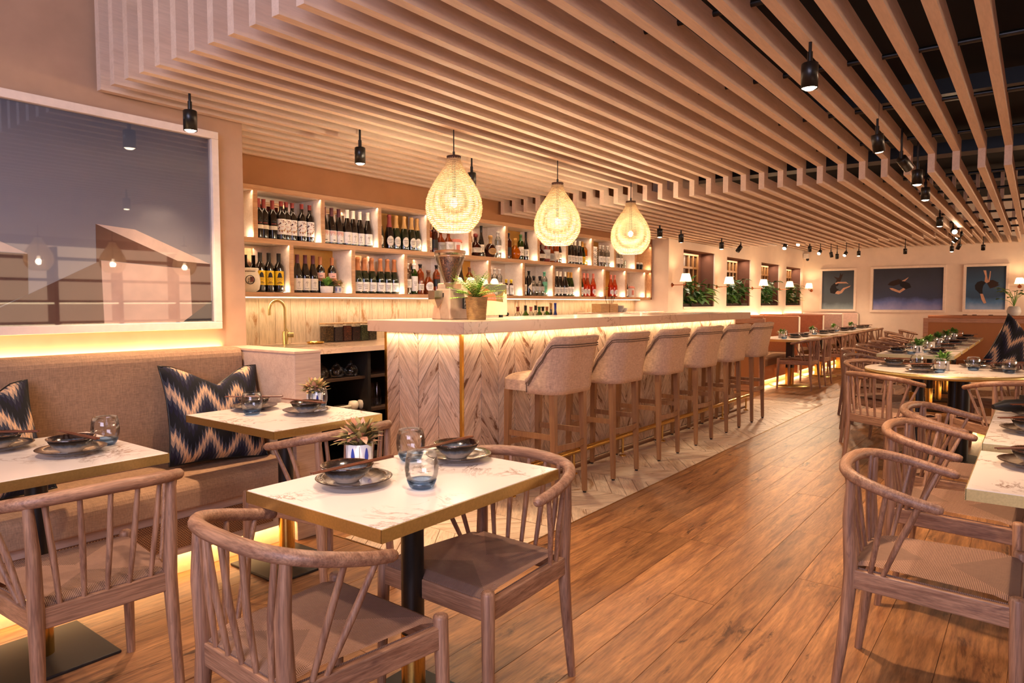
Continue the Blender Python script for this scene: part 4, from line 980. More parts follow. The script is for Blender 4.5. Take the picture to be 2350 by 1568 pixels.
for k in range(7): M().tube([(.15+.78*k,-.03,.15),(.15+.78*k,-.03,.02)],.010,8).lathe([(.03,0),(.03,.006),(.012,.012)],14,(.15+.78*k,-.03,0)).obj('rail_post',m_brass,fr)
def text(name,s,size,parent,loc,rot,mat,ext=.0004):
    cu=bpy.data.curves.new(name,'FONT'); cu.body=s; cu.size=size; cu.extrude=ext; cu.align_x='CENTER'; cu.align_y='CENTER'
    o=bpy.data.objects.new(name,cu); C.objects.link(o); bpy.context.view_layer.update()
    me=bpy.data.meshes.new_from_object(o.evaluated_get(bpy.context.evaluated_depsgraph_get())); me.materials.clear(); me.materials.append(mat)
    bpy.data.objects.remove(o); q=bpy.data.objects.new(name,me); C.objects.link(q); q.parent=parent; q.location=loc; q.rotation_euler=rot; return q
# coffee grinder
t=thing('coffee_grinder','tall cream coffee grinder with a hopper full of beans on the bar','coffee grinder',(3.63,3.30,1.182))
m=M(); m.add([(-.10,-.09,0),(.10,-.09,0),(.10,.09,0),(-.10,.09,0),(-.075,-.065,.215),(.075,-.065,.215),(.075,.065,.215),(-.075,.065,.215)],[(0,3,2,1),(4,5,6,7),(0,1,5,4),(1,2,6,5),(2,3,7,6),(3,0,4,7)])
m.obj('body',plain('cream_enamel','#a68c75',.3),t,bevel=.01,seg=3)
M().lathe([(.035,0),(.035,.03),(.045,.032),(.045,.045)],20,(0,0,.215)).obj('collar',m_steel,t)
M().lathe([(.04,.245),(.105,.43),(.108,.465),(.105,.467),(.102,.43),(.037,.248)],28,cap=False).obj('hopper',m_thin,t)
n=NT('coffee_beans'); f=n.noise(n.coords((1,1,1)),150,2); n.set(Base_Color=n.ramp(f,[(.35,srgb('#1c0d06')),(.65,srgb('#7a4426'))]),Roughness=.5); n.bump(f,.7,.004)
M().lathe([(.034,.25),(.098,.43),(.09,.437),(0,.442)],24,cap=False).obj('beans',n.m,t)
M().lathe([(.111,.462),(.111,.480),(.07,.486),(0,.488)],28,cap=False).obj('hopper_lid',P['brown'],t)
m=M(); m.add([(-.19,-.03,.20),(-.11,-.03,.20),(-.11,.03,.20),(-.19,.03,.20),(-.19,-.03,.14),(-.11,-.03,.14),(-.11,.03,.14),(-.19,.03,.14),(-.125,0,.075)],[(0,1,2,3),(0,4,5,1),(1,5,6,2),(2,6,7,3),(3,7,4,0),(4,8,5),(5,8,6),(6,8,7),(7,8,4)])
m.obj('doser_chute',m_steel,t); M().box(-.12,-.012,.155,-.07,.012,.185).obj('doser_arm',m_black,t)
M().box(.035,-.094,.075,.10,-.086,.150).obj('badge',P['black'],t)
for k,s in enumerate(('MM','MM')): text('badge_text',s,.030,t,(.067,-.0945,.133-.026*k),(PI/2,0,0),P['silver'])
text('badge_text','MACINE',.011,t,(.067,-.0945,.086),(PI/2,0,0),P['silver'])
# coffee machine
t=thing('coffee_machine','cream coffee machine with green and orange painted back on the bar','coffee machine',(4.16,3.54,1.182))
cream=plain('warm_cream_panel','#f2dcb4',.35)
M().box(-.28,-.12,.02,.28,.12,.265).obj('machine_body',cream,t,bevel=.008)
for x in(-.24,.24): M().lathe([(.018,0),(.018,.02)],12,(x,-.09,0)).lathe([(.018,0),(.018,.02)],12,(x,.09,0)).obj('machine_foot',m_black,t)
def yflat(nm,poly,d,mat): return M().prism(poly,'y',-.12-d,-.12-d-.0015).obj(nm,mat,t)
yflat('artwork_green',[(-.10,.16),(-.02,.25),(.02,.262),(.272,.262),(.272,.20),(.235,.17),(.10,.13),(.0,.12)],.0005,plain('sage_green_enamel','#4c4f3c',.4))
yflat('artwork_olive',[(.13,.115),(.14,.175),(.20,.19),(.272,.235),(.272,.20),(.245,.115)],.0022,plain('olive_enamel','#7d6a1e',.4))
yflat('artwork_orange',[(-.20,.115),(-.20,.24),(-.02,.24),(.09,.20),(.13,.175),(.14,.115)],.0039,plain('burnt_orange_enamel','#c7682f',.4))
yflat('artwork_flame',[(.225,.11),(.215,.17),(.235,.205),(.25,.185),(.272,.19),(.272,.11)],.0056,cream)
yflat('front_band',[(-.272,.02),(-.272,.115)]+[(-.272+.544*k/10,.115+.02*math.sin(PI*k/10)) for k in range(11)]+[(.272,.02)],.0073,cream)
text('maker_name','C E N T R E',.026,t,(.08,-.1297,.192),(PI/2,0,0),P['white']); 
m=M()
for k in range(7): m.box(-.06+.043*k,-.1295,.147,-.024+.043*k,-.129,.150).box(-.06+.043*k,-.1295,.154,-.024+.043*k,-.129,.157)
m.obj('trim_lines',P['grey'],t)
for k in range(7):
    q=thing('cup','upturned cream cup on the coffee machine, %s from left'%ORD[k],'cup',(3.93+.075*k,3.50+.05*(k%2),1.4475),0,'cups warming on the coffee machine')
    M().lathe([(.034,0),(.032,.02),(.02,.042),(.014,.045),(0,.045)],16,cap=False).obj('cup_body',P['cream'],q)
fern((3.655,3.08,1.182),'bushy green fern in a seagrass basket beside the coffee grinder',1.0,True,2)
# ---------------------------------------------------------------- bar stools
def stool():
    t=thing('bar_stool','','bar stool')
    m=M(); N=10   # seat cushion with crowned top
    def P_(i,j,top):
        u=-1+2*i/N; v=-1+2*j/N; x=.205*u*(1 if v<.3 else 1); y=.235*v+.01
        k=max(0,1-abs(u)**4)*max(0,1-abs(v)**4)
        rr=1-.06*(abs(u)**6)*(abs(v)**6)*2
        return (x*rr,y*rr,(.79+.048*k**.6) if top else .722)
    for top in(1,0):
        b=[P_(i,j,top) for j in range(N+1) for i in range(N+1)]
        fs=[(j*(N+1)+i,j*(N+1)+i+1,(j+1)*(N+1)+i+1,(j+1)*(N+1)+i) for j in range(N) for i in range(N)]
        m.add(b,fs if top else [f[::-1] for f in fs],0,bool(top))
    loop=[(i,0) for i in range(N)]+[(N,j) for j in range(N)]+[(N-i,N) for i in range(N)]+[(0,N-j) for j in range(N)]
    vs=[P_(i,j,0) for i,j in loop]+[P_(i,j,1) for i,j in loop]; n=len(loop)
    m.add(vs,[(k,(k+1)%n,n+(k+1)%n,n+k) for k in range(n)],0,True); m.obj('seat',m_stool,t)
    # wrap-around back
    path=[]
    for k in range(7): path.append((-.225,.0-.13*k/6,-1+.32*k/6))
    for k in range(1,7): a=PI+PI/2*k/6; path.append((-.225+.10+.10*math.cos(a),-.13+.10*math.sin(a),-.68+.22*k/6))
    for k in range(1,9): path.append((-.125+.25*k/9,-.23,-.46+.92*k/9))
    path+= [(-x,y,-s) for x,y,s in path[:13]][::-1]
    def H(s):
        a=abs(s)
        if a<.64: return 1.088
        q=(a-.64)/.36; return .815+.273*(1-q)**1.45
    m=M(); rows=[];pl=len(path)
    for k,(x,y,s) in enumerate(path):
        x0,y0,_=path[max(k-1,0)]; x1,y1,_=path[min(k+1,pl-1)]; d=Vector((x1-x0,y1-y0,0)).normalized(); nn=Vector((d.y,-d.x,0))  # outward
        if nn.dot(Vector((x,y+.0,0)))<0: nn=-nn
        h=H(s); th=.022; ring=[]
        for (off,z) in((th*.6,.712),(th,.75),(th,.80),(th,.80+(h-.80)*.5),(th*1.0,h-.045),(th*1.35,h-.03),(th*1.3,h-.008),(0,h),(-th*1.0,h-.01),(-th*1.1,h-.04),(-th,.80+(h-.80)*.5),(-th,.75),(-th,.712)):
            lean=.055*max(0,(z-.80))/.29*(1 if abs(s)<.75 else .3); side=.02*max(0,(z-.8))/.29
            ring.append((x+nn.x*off+ (0 if abs(x)<.2 else side*(-1 if x<0 else 1)*.3),y+nn.y*off-lean,z))
        rows.append(ring)
    rn=len(rows[0]); vs=[p for r in rows for p in r]
    fs=[(k*rn+j,(k+1)*rn+j,(k+1)*rn+(j+1)%rn,k*rn+(j+1)%rn) for k in range(pl-1) for j in range(rn)]
    m.add(vs,[f[::-1] for f in fs],0,True); m.add(rows[0],[tuple(range(rn))]); m.add(rows[-1],[tuple(range(rn-1,-1,-1))])
    m.obj('backrest',m_stool,t)
    m=M(); e=[]
    for off in(4,):
        for k in range(1,pl-1):
            r=rows[k]; a=Vector(r[3]); b=Vector(r[4]); c=Vector((path[k][0],path[k][1],0)); o=(Vector((b.x,b.y,0))-Vector((0,-.0,0))).normalized()*.004
            e.append((b.x+o.x,b.y+o.y,b.z-.010))
    m.tube(e,.0032,5); m.tube([(p[0],p[1],p[2]-.014) for p in e],.0026,5)
    for sg in(-1,1): m.tube([(sg*.249,-.01,z) for z in(.72,.80)],.003,5)
    m.obj('piping',plain('dark_piping','#5d4430',.8),t)
    for sx in(-1,1):
        for (y0,y1,a) in((-.17,-.19,.021),(.19,.205,.021)):
            M().taper((sx*.185*(1 if y0<0 else .98),y1,.012),(sx*.178,y0,.722),.0135,a).obj('leg',m_stoolwood,t)
            M().lathe([(.012,0),(.013,.012)],10,(sx*.185*(1 if y0<0 else .98),y1,0)).obj('foot_cap',m_black,t)
        M().bar((sx*.182,-.175,.43),(sx*.180,.19,.43),.016,.036).obj('stretcher',m_stoolwood,t)
    M().bar((-.18,.198,.36),(.18,.198,.36),.02,.036).obj('stretcher',m_stoolwood,t)
    m=M(); a=[(-.18+.36*k/8,-.182-.035*math.sin(PI*k/8),.36) for k in range(9)]
    for p,q in zip(a,a[1:]): m.bar(p,q,.018,.038)
    m.obj('stretcher',m_stoolwood,t)
    return t
st=stool()
for k in range(6):
    lb='sand linen bar stool with wooden legs, %s from the near end of the bar'%ORD[k]; loc=(3.85+.771*k,2.625,0)
    if k==0: st.location=loc; st['label']=lb; st['group']='bar stools'
    else: dup(st,loc,0,lb)
# ---------------------------------------------------------------- tables
def square_table(lab,x0,x1,y0,y1,rz=0,base=(.2,.2),grp=None,post=.036,top=.75):
    cx,cy=(x0+x1)/2,(y0+y1)/2; hx,hy=(x1-x0)/2,(y1-y0)/2
    t=thing('dining_table',lab,'table',(cx,cy,0),rz,grp)
    M().box(-hx+.0015,-hy+.0015,top-.034,hx-.0015,hy-.0015,top).obj('tabletop',m_marble,t,bevel=.001)
    m=M(); e=.0015
    m.box(-hx-e,-hy-e,top-.036,hx+e,-hy+e,top-.002).box(-hx-e,hy-e,top-.036,hx+e,hy+e,top-.002).box(-hx-e,-hy,top-.036,-hx+e,hy,top-.002).box(hx-e,-hy,top-.036,hx+e,hy,top-.002)
    m.obj('brass_edge',m_gold,t)
    M().lathe([(post,.26),(post,top-.036)],24).obj('post',m_black,t); M().lathe([(post+.002,.012),(post+.002,.262)],24).obj('post_sleeve',m_brass,t)
    M().box(-base[0],-base[1],0,base[0],base[1],.012).obj('base_plate',m_dark,t,bevel=.004)
    M().box(-.14,-.05,top-.05,.14,.05,top-.036).obj('mounting_plate',m_black,t)
    return t
square_table('nearest marble table with brass edge, front centre, potted plant on it',1.125,1.90,1.25,1.83,base=(.19,.20))
square_table('marble table by the bench end, in front of the partition block',1.72,2.33,2.58,3.31,base=(.19,.2))
square_table('marble table at the left edge in front of the bench',.62,1.24,2.52,3.22,base=(.19,.2))
square_table('nearest right-hand marble table cut by the frame edge',2.43,3.09,-.5,.152)
square_table('second right-hand marble table from the camera',3.26,3.92,-.5,.155)
square_table('third right-hand marble table, behind the second, under the black menu',3.93,4.50,-.5,.155)
for k in range(5):
    square_table('%s marble table of the far right row beyond the round table'%ORD[k],8.35+1.0*k,9.15+1.0*k,.665,1.375,grp='far right table row')
t=thing('round_table','round marble table with brass rim on black pedestals','table',(6.68,.58,0))
M().lathe([(0,.714),(.596,.714),(.596,.75),(0,.75)],64,cap=False,sm=False).obj('tabletop',m_marble,t); M().lathe([(.5965,.713),(.600,.713),(.600,.749),(.5965,.749)],64,cap=False).obj('brass_rim',m_gold,t)
for a in(-2.2,-1.25): M().lathe([(.05,.012),(.05,.712)],20,(.17*math.cos(a+.6),.17*math.sin(a+.6)+.05,0)).obj('post',m_black,t)
M().lathe([(.045,.30),(.045,.55)],20,(-.0,.22,0)).obj('post_sleeve',m_brass,t); M().lathe([(.045,.012),(.045,.712)],20,(0,.20,0)).obj('post',m_black,t)
M().lathe([(.34,0),(.34,.012),(.32,.014),(0,.014)],40,cap=False).obj('base_plate',m_dark,t)
for k,x in enumerate((11.3,13.1,14.75,16.3)):
    t=thing('dining_table','%s marble table of the far left booth row'%ORD[k],'table',(x,3.08,0),0,'far left booth tables')
    M().box(-.62,-.30,.714,.62,.35,.75).obj('tabletop',m_marble,t); M().box(-.622,-.302,.712,.622,.352,.747).obj('brass_edge',m_gold,t)
    M().box(-.05,-.05,.28,.05,.05,.712).obj('post',m_black,t); M().box(-.052,-.052,.012,.052,.052,.28).obj('post_sleeve',m_brass,t)
    M().lathe([(.30,0),(.30,.012),(0,.012)],28,cap=False).obj('base_plate',m_gold,t)
# ---------------------------------------------------------------- chairs
def chair():
    t=thing('dining_armchair','','chair')
    # bent arm rail
    hp=[(.262,.02,.690),(.266,-.05,.704),(.260,-.125,.722),(.232,-.195,.738),(.175,-.243,.748),(.09,-.266,.753),(0,-.272,.755)]
    # smooth by catmull
    pts=[( x,y,z) for x,y,z in hp]+[(-x,y,z) for x,y,z in hp[:-1]][::-1]
    sp=[]; n=len(pts)
    for i in range(n-1):
        p=[Vector(pts[max(i-1,0)]),Vector(pts[i]),Vector(pts[i+1]),Vector(pts[min(i+2,n-1)])]
        for s in range(4):
            u=s/4; sp.append(.5*((2*p[1])+(p[2]-p[0])*u+(2*p[0]-5*p[1]+4*p[2]-p[3])*u*u+(-p[0]+3*p[1]-3*p[2]+p[3])*u**3))
    sp.append(Vector(pts[-1])); k=len(sp); R=[.0165+.003*math.sin(PI*i/(k-1)) for i in range(k)]
    e0=(sp[0]-sp[1]).normalized(); e1=(sp[-1]-sp[-2]).normalized()
    path=[sp[0]+e0*.016,sp[0]+e0*.012]+sp+[sp[-1]+e1*.012,sp[-1]+e1*.016]; R=[.007,.0125]+R+[.0125,.007]
    M().tube(path,R,12).obj('arm_rail',m_chx,t)
    for sx in(-1,1):
        M().tube([(sx*.196,-.262,0),(sx*.190,-.235,.24),(sx*.186,-.222,.42),(sx*.190,-.232,.60),(sx*.197,-.226,.735)],[.0135,.019,.0225,.019,.014],12).obj('leg',m_chair,t)
        M().tube([(sx*.238,.228,0),(sx*.232,.222,.25),(sx*.228,.218,.455),(sx*.228,.218,.462),(sx*.228,.218,.466)],[.0145,.019,.0215,.019,.012],12).obj('leg',m_chair,t)
        M().bar((sx*.190,-.222,.405),(sx*.229,.218,.405),.022,.062).obj('seat_rail',m_chy,t,bevel=.004)
        for q,(y0,y1,xo) in enumerate(((-.165,-.115,.262),(-.13,-.025,.266))):
            M().tube([(sx*(.19+.039*(y0+.222)/.44),y0,.425),(sx*(.225+.012*q),(y0+y1)/2,.57),(sx*xo,y1,.70+.02*(1-q))],[.0075,.0095,.0075],8).obj('spindle',m_chair,t)
    M().bar((-.19,-.222,.405),(.19,-.222,.405),.022,.062).obj('seat_rail',m_chx,t,bevel=.004)
    M().bar((-.228,.218,.405),(.228,.218,.405),.022,.062).obj('seat_rail',m_chx,t,bevel=.004)
    for k in range(5):
        x=-.125+.0625*k; xt=x*1.28; yt=-.272+.10*(abs(xt)/.23)**2.4
        M().tube([(x,-.222,.425),((x+xt)/2,(-.222+yt)/2-.006,.59),(xt,yt,.745)],[.0075,.0098,.0075],8).obj('spindle',m_chair,t)
    # woven seat: four sectors, each with its own cord direction
    m=M(); uv=[]
    A=(-.178,-.222);B_=(.178,-.222);Cc=(.222,.222);D=(-.222,.222); a=(0,-.035); b=(0,.035)
    N=7
    def zz(x,y):
        ex=(abs(x)-.0)/(.20+.05*(y+.22)/.44); ey=abs(y)/.222; e=max(ex,ey)
        return .452-.010*(1-e)-.016*max(0,(e-.88)/.12)**2+.004
    def sector(p0,p1,q1,q0,ud,mi=0):
        for j in range(N):
            for i in range(N):
                quad=[]
                for ii,jj in((i,j),(i+1,j),(i+1,j+1),(i,j+1)):
                    s=ii/N; r=jj/N
                    x=(p0[0]*(1-s)+p1[0]*s)*(1-r)+(q0[0]*(1-s)+q1[0]*s)*r; y=(p0[1]*(1-s)+p1[1]*s)*(1-r)+(q0[1]*(1-s)+q1[1]*s)*r
                    quad.append((x,y,zz(x,y)))
                m.add(quad,[(0,1,2,3)],mi,False)
                for x,y,z in quad: uv.append((x,y) if ud=='x' else (y,x))
    sector(A,B_,a,a,'x'); sector(B_,Cc,b,a,'y',1); sector(Cc,D,b,b,'x'); sector(D,A,a,b,'y',1)
    # rolled edge below
    lp=[A,B_,Cc,D]
    for i in range(4):
        p,q=lp[i],lp[(i+1)%4]; quad=[(p[0],p[1],zz(*p)),(p[0],p[1],.402),(q[0],q[1],.402),(q[0],q[1],zz(*q))]
        m.add(quad,[(0,1,2,3)]); uv+= [((x,0) if i%2==0 else (y,0)) for x,y,z in quad]
    m.uv=uv; me=m.mesh('seat',[m_cord_shaded,m_cord_lit]); o=bpy.data.objects.new('seat',me); C.objects.link(o); o.parent=t
    return t
ch=chair(); CH=[]
def put(x,y,face,lab,grp=None):
    # face: direction the sitter looks at, degrees from +x
    rz=math.radians(face-90)
    if not CH: ch.location=(x,y,0); ch.rotation_euler=(0,0,rz); ch['label']=lab; CH.append(ch); c=ch
    else: c=dup(ch,(x,y,0),rz,lab); CH.append(c)
    if grp: c['group']=grp
    elif 'group' in c: del c['group']
put(1.12,1.485,-2,'bleached ash spindle armchair with cord seat, front centre, nearest the camera')
put(.90,2.435,88,'pale spindle armchair at lower left, back towards camera, facing the bench')
put(1.745,1.46,178,'spindle armchair at the far end of the nearest table, facing the camera')
put(1.95,2.57,92,'spindle armchair between the nearest table and the bench-end table')
put(2.62,.235,-90,'nearest armchair of the right-hand row, woven cord seat in full view')
put(3.46,.24,-92,'second armchair of the right-hand row, behind the nearest one')
put(4.12,.26,-93,'third armchair of the right-hand row, before the black pedestals')
put(6.0,.88,-33,'armchair at the near left side of the round table, back towards camera')
put(7.0,1.10,-118,'armchair at the far left side of the round table')
put(6.05,.17,32,'armchair at the near right side of the round table')
put(7.45,.12,140,'armchair behind the round table in front of the cushion')
for k in range(6): put(8.85+.98*(k-1) if k else 7.85,1.50+.03*k if k else 1.30,-95+k,'%s armchair along the aisle side of the far right table row'%ORD[k],'far right row chairs')
for k,x in enumerate((10.95,11.72,12.85,13.55,14.5,15.2,16.3)): put(x,2.86,90+(k*13%9-4),'%s armchair of the far left booth row, back to the aisle'%ORD[k],'far left row chairs')
for k,(x,y) in enumerate(((14.6,2.0),(15.6,1.9))): put(x,y,-80,'small distant armchair by the end wall, %s of two'%ORD[k])
# ---------------------------------------------------------------- table settings
pp=None
def settings():
    t=thing('dinner_plate','','plate'); M().lathe([(.05,.0),(.055,.004),(.092,.012),(.112,.021),(.115,.024),(.112,.025),(.09,.016),(.053,.008),(0,.008)],40,cap=False).obj('plate_body',m_plate,t)
    b=thing('rice_bowl','','bowl'); M().lathe([(.035,0),(.038,.004),(.060,.020),(.078,.046),(.080,.051),(.077,.052),(.058,.025),(.03,.010),(0,.009)],36,cap=False).obj('bowl_body',m_bowl,b)
    c=thing('chopsticks','','chopsticks')
    for s in(-1,1): M().tube([(-.145,.0065*s,0),(.0,.006*s,0),(.145,.0055*s,0)],[.0024,.0032,.0042],8).obj('chopstick',m_stick,c)
    g=thing('water_glass','','glass')
    M().lathe([(.026,.011),(.039,.016),(.048,.040),(.0505,.063),(.047,.092),(.042,.110),(.0408,.110),(.0456,.091),(.049,.063),(.0468,.041),(.037,.019),(0,.017)],32,cap=False).obj('glass_body',m_thin,g)
    M().lathe([(0,0),(.028,0),(.037,.007),(.0445,.026),(.041,.024),(.03,.0165),(0,.0165)],32,cap=False).obj('blue_base',m_blueglass,g)
    return t,b,c,g
pt,bt,ct,gt=settings(); used=[0]
def put1(proto,flagk,loc,rz,lab,grp,rot=None):
    if proto.get('used')is None: proto['used']=1; proto.location=loc; proto.rotation_euler=(0,0,rz); o=proto; o['label']=lab; o['group']=grp
    else: o=dup(proto,loc,rz,lab,grp); 
    if rot: o.rotation_euler=rot
    return o
def place(x,y,where,z=.75,ca=0,off=(0,0),co=(0,0)):
    put1(pt,0,(x,y,z),0,'dark rimmed glazed dinner plate '+where,'dinner plates')
    put1(bt,0,(x+off[0],y+off[1],z+.0255-.016),.3,'blue-brown glazed bowl on plate '+where,'rice bowls')
    put1(ct,0,(x+off[0]+co[0],y+off[1]+co[1],z+.0675),0,'wooden chopsticks resting across bowl '+where,'chopsticks',(0,0,math.radians(ca)))
def gl(x,y,where,z=.75): put1(gt,0,(x,y,z),random.random(),'round clear tumbler with blue base '+where,'water glasses')
place(1.363,1.635,'at the near end of the nearest table',ca=-3,off=(-.01,.02),co=(-.01,-.045)); place(1.80,1.60,'at the far side of the nearest table',ca=1,off=(0,.01),co=(-.06,0))
gl(1.455,1.44,'nearest the camera on the nearest table'); gl(1.69,1.725,'behind the other tumbler on the nearest table')
pot_plant('blue',(1.525,1.80,.75),'pink-green succulent in blue-leaf pot on the nearest table','table succulents',.35,1.2)
place(2.10,2.87,'in the middle of the bench-end table',ca=-83,co=(-.02,0)); place(2.02,3.20,'at the back of the bench-end table',ca=-50)
gl(1.92,3.06,'at the left of the bench-end table'); gl(2.235,2.96,'in front of the plant on the bench-end table')
pot_plant('blue',(2.27,3.03,.75),'succulent behind a tumbler on the bench-end table','table succulents',1.2,1.15)
place(1.02,2.79,'at the right of the left-edge table',ca=-86,co=(.02,0)); place(.88,3.08,'at the back of the left-edge table',ca=-46); gl(1.165,2.86,'at the right of the left-edge table')
place(2.87,-.02,'on the nearest right-hand table',ca=-52); place(3.62,-.0,'on the second right-hand table',ca=-52); place(4.12,-.03,'on the third right-hand table',ca=-52)
t=thing('black_menu','black rounded menu folder standing on the third right table','menu',(4.28,.03,.75),math.radians(-55))
M().tube([(-.16,0,.03),(-.10,0,.036),(0,0,.038),(.12,0,.036)],[.012,.03,.034,.03],16,flat=1.0).obj('rolled_cover',P['black'],t); M().box(-.02,-.02,.066,.22,.02,.088).obj('spine',P['black'],t); text('spine_text','NOTTI MYS',.016,t,(.08,-.0205,.077),(PI/2,0,0),P['white'])
RT=(6.68,.58)
for a,w in((160,'on the round table, near left'),(-25,'on the round table, far right'),(-75,'on the round table, right'),(80,'on the round table, far left')):
    x=RT[0]+.40*math.cos(math.radians(a)); y=RT[1]+.40*math.sin(math.radians(a)); place(x,y,w,ca=-50)
gl(6.36,.60,'at the front of the round table'); gl(6.72,.80,'behind the left plate on the round table'); gl(6.72,.40,'right of the plant on the round table'); gl(6.62,.16,'behind the right plate on the round table')
pot_plant('grey',(6.6,.60,.75),'leafy plant in a square grey pot on the round table','grey pot plants',0,1.2)
for k in range(5):
    x=8.35+k; w='on the %s table of the far right row'%ORD[k]
    place(x+.2,1.20,w+', aisle side',ca=-50); place(x+.25,.83,w+', bench side',ca=-50); gl(x+.1,1.06,w+', aisle side'); gl(x+.45,.95,w+', bench side')
    pot_plant('mono' if k%2==0 else 'grey',(x+.35,1.03,.75),'bushy plant %s'%w,'far row plants',k,1.25)
for k,x in enumerate((11.3,13.1,14.75,16.3)):
    w='on the %s far left booth table'%ORD[k]
    place(x-.05,3.0,w+', left place',ca=-50); place(x+.4,2.98,w+', right place',ca=-50); gl(x-.45,3.05,w+', left end'); gl(x+.1,3.2,w+', middle'); 
    pot_plant('mono' if k%2 else 'grey',(x-.22,3.15,.75),'small plant %s'%w,'far booth plants',k,1.1)
# ---------------------------------------------------------------- booths
def booth(x0,x1,k,mat):
    t=thing('booth_seat','%s upholstered booth along the window wall'%ORD[k],'booth',((x0+x1)/2,3.8,0),0,'booths along the window wall'); h=(x1-x0)/2
    m=M(); rbox(m,-h+.01,.42,.44,h-.1,.585,1.02,.05); m.obj('backrest',m_pinkback,t,bevel=.01)
    m=M(); rbox(m,-h+.01,-.55,.33,h-.09,.42,.46,.04); m.obj('seat_cushion',m_bench,t,bevel=.01)
    M().box(-h+.01,-.50,.11,h-.02,.58,.33).obj('base',m_rust,t); M().box(-h+.01,-.42,0,h-.02,.5,.11).obj('plinth',P['tan'],t)
    M().box(h-.085,-.60,.11,h-.005,.585,1.075).obj('divider',mat,t,bevel=.02,seg=3); M().box(h-.09,-.604,.10,h+.0,-.596,1.06).obj('divider_edge',P['cream'],t)
    M().box(-h+.01,-.426,.09,h-.02,-.42,.105).obj('light_strip',m_led,t)
    area('booth_plinth_light',((x0+x1)/2,3.37,.10),(math.radians(15),0,0),x1-x0,.03,20)
pk=plain('pale_pink_panel','#d3b3a6',.6)
for k,(a,b,mt) in enumerate(((10.25,12.3,m_rust),(12.3,13.95,plain('brick_leather','#a8603f',.6)),(13.95,15.55,pk),(15.55,17.1,pk))): booth(a,b,k,mt)
area('window_wall_light',(13.7,4.36,1.02),(PI-.1,0,0),6.8,.03,22,(1,.68,.4))
def cane_end(lab,x,y0,y1,ztop,s=1):
    t=thing('cane_end_panel',lab,'screen',(x,(y0+y1)/2,0)); h=(y1-y0)/2; w=.07
    m=M(); m.box(-.03,-h,0,.03,-h+w,ztop).box(-.03,h-w,0,.03,h,ztop).box(-.03,-h+w,ztop-w,.03,h-w,ztop).box(-.03,-h+w,.0,.03,h-w,.08); m.obj('panel_frame',wood('warm_frame_oak','#c08560','#d29a72','y'),t,bevel=.003)
    M().box(-.012,-h+w,.08,.012,h-w,ztop-w).obj('cane_infill',m_cane2,t)
    M().tube([(.05,-h+.04,ztop+.02),(.05,h-.06,ztop+.02)],.032,12).obj('roll_cushion',m_rust,t)
cane_end('cane filled end panel of the first booth, behind the last stools',10.18,3.13,4.30,1.07)
cane_end('broad orange cane panel across the far right, behind the table row',13.35,-1.6,1.51,1.045)
t=thing('service_ledge','white service ledge above the cane panel at far right','ledge',(13.75,.2,0)); M().box(-.25,-1.7,0,.25,1.2,1.04).obj('ledge_body',pk,t); M().box(-.3,-1.75,1.04,.3,1.0,1.085).obj('ledge_top',m_white,t,bevel=.004)
for k,y in enumerate((.95,.82,.60,.33)):
    q=thing('napkin_holder','small dark holder on the white ledge, %s from left'%ORD[k],'holder',(13.6,y,1.085),0,'holders on the white ledge'); M().box(-.02,-.03,0,.02,.03,.018).obj('holder_body',P['black'],q)
pot_plant('glass',(13.62,.30,1.085),'leafy plant in a round rose glass vase on the far ledge','vase plants',0,1.15)
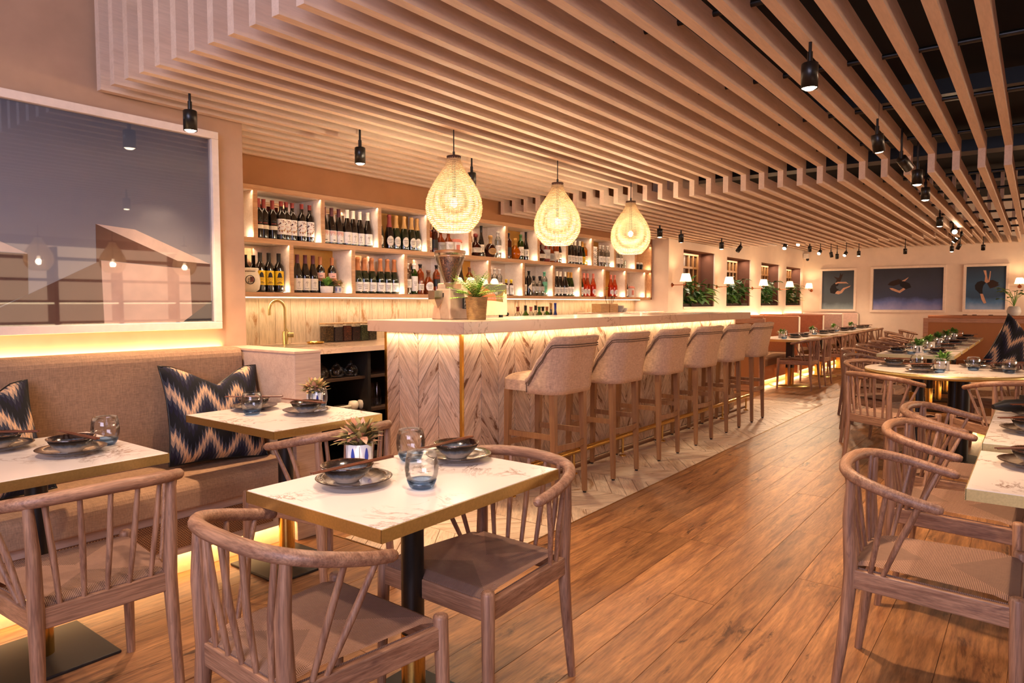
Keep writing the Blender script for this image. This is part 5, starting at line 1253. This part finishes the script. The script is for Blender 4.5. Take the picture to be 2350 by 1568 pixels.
# right banquette behind the far row
t=thing('banquette_bench','terracotta banquette along the right of the far table row','bench',(10.7,.1,0))
m=M(); rbox(m,-2.6,-.5,.35,2.6,.46,.45,.03); m.obj('seat_cushion',m_bench,t,bevel=.01); M().box(-2.6,-.5,.12,2.6,.44,.35).obj('base',m_block,t); M().box(-2.5,-.4,0,2.6,.34,.12).obj('plinth',P['tan'],t); M().box(-2.607,-.3,.18,-2.6,.3,.28).obj('drawer_panel',m_cane,t)
M().box(-2.6,.34,.09,2.6,.346,.105).obj('light_strip',m_led,t); area('right_bench_light',(10.7,.455,.10),(math.radians(-15),0,0),5.2,.03,18); area('right_bench_end_light',(8.14,.1,.10),(0,math.radians(15),0),.03,.8,5)
cushion('large black and tan cushion leaning on the right banquette',(8.45,.13,.78),(math.radians(-18),math.radians(38),math.radians(-55)),.30,.09)
# window plants
def winplant(lab,x0,x1,z,h,mat,seedv):
    t=thing('planter',lab,'plant',((x0+x1)/2,4.53,z),0,'planters in the window recesses'); w=(x1-x0)/2
    M().box(-w+.02,-.09,0,w-.02,.10,.05).obj('planter_box',m_soil,t)
    m=M(); rr=random.Random(seedv)
    for k in range(62):
        b=Vector((rr.uniform(-w+.1,w-.1),rr.uniform(-.07,.06),.03)); q=rr.random(); hh=h*(.12+.75*q)
        a=rr.uniform(0,2*PI); e=b+Vector((math.cos(a)*.12*q,math.sin(a)*.06-.05*q,hh)); m.tube([b,(b+e)/2+Vector((0,0,.03)),e],.004,4)
        L=rr.uniform(.12,.24); d=Vector((math.cos(a),min(math.sin(a),.3)-.5,rr.uniform(-.5,.5)))
        L=min(L,.9*max(.1,w-abs(e.x)) if abs(d.x)>.5 else L); leafblade(m,e,d,L,L*.28,L*.25,mi=rr.randrange(2),n=4)
    m.obj('leaves',[m_leafd,mat],t)
pale=plain('silvery_leaf','#9db08a',.4,var=.3,nscale=6)
for a,b,z0,z1 in op: area('recess_fill',((a+b)/2,4.53,z1-.02),(math.radians(-10),0,0),b-a-.1,.04,5,(1,.82,.62))  # added fill that brightens the planting, no fitting in the recess
for k,((a,b,z0,z1),h,mt) in enumerate(zip(op,(.42,.55,.55,.5),(m_leaf,m_leafd,pale,plain('olive_leaf','#9a8f5a',.5,var=.3)))): winplant('broad-leaved planting in the %s window recess from the bar'%ORD[k],a,b,z0,h,mt,k+11)
t=thing('security_camera','small white camera high in the far corner','camera',(17.05,4.33,2.28)); M().box(-.05,-.05,.04,.06,.06,.16).obj('mount',P['white'],t,bevel=.01); M().sphere((-.01,-.03,.02),.035).obj('lens_dome',P['black'],t)
for o in bpy.data.objects:
    if 'used' in o: del o['used']
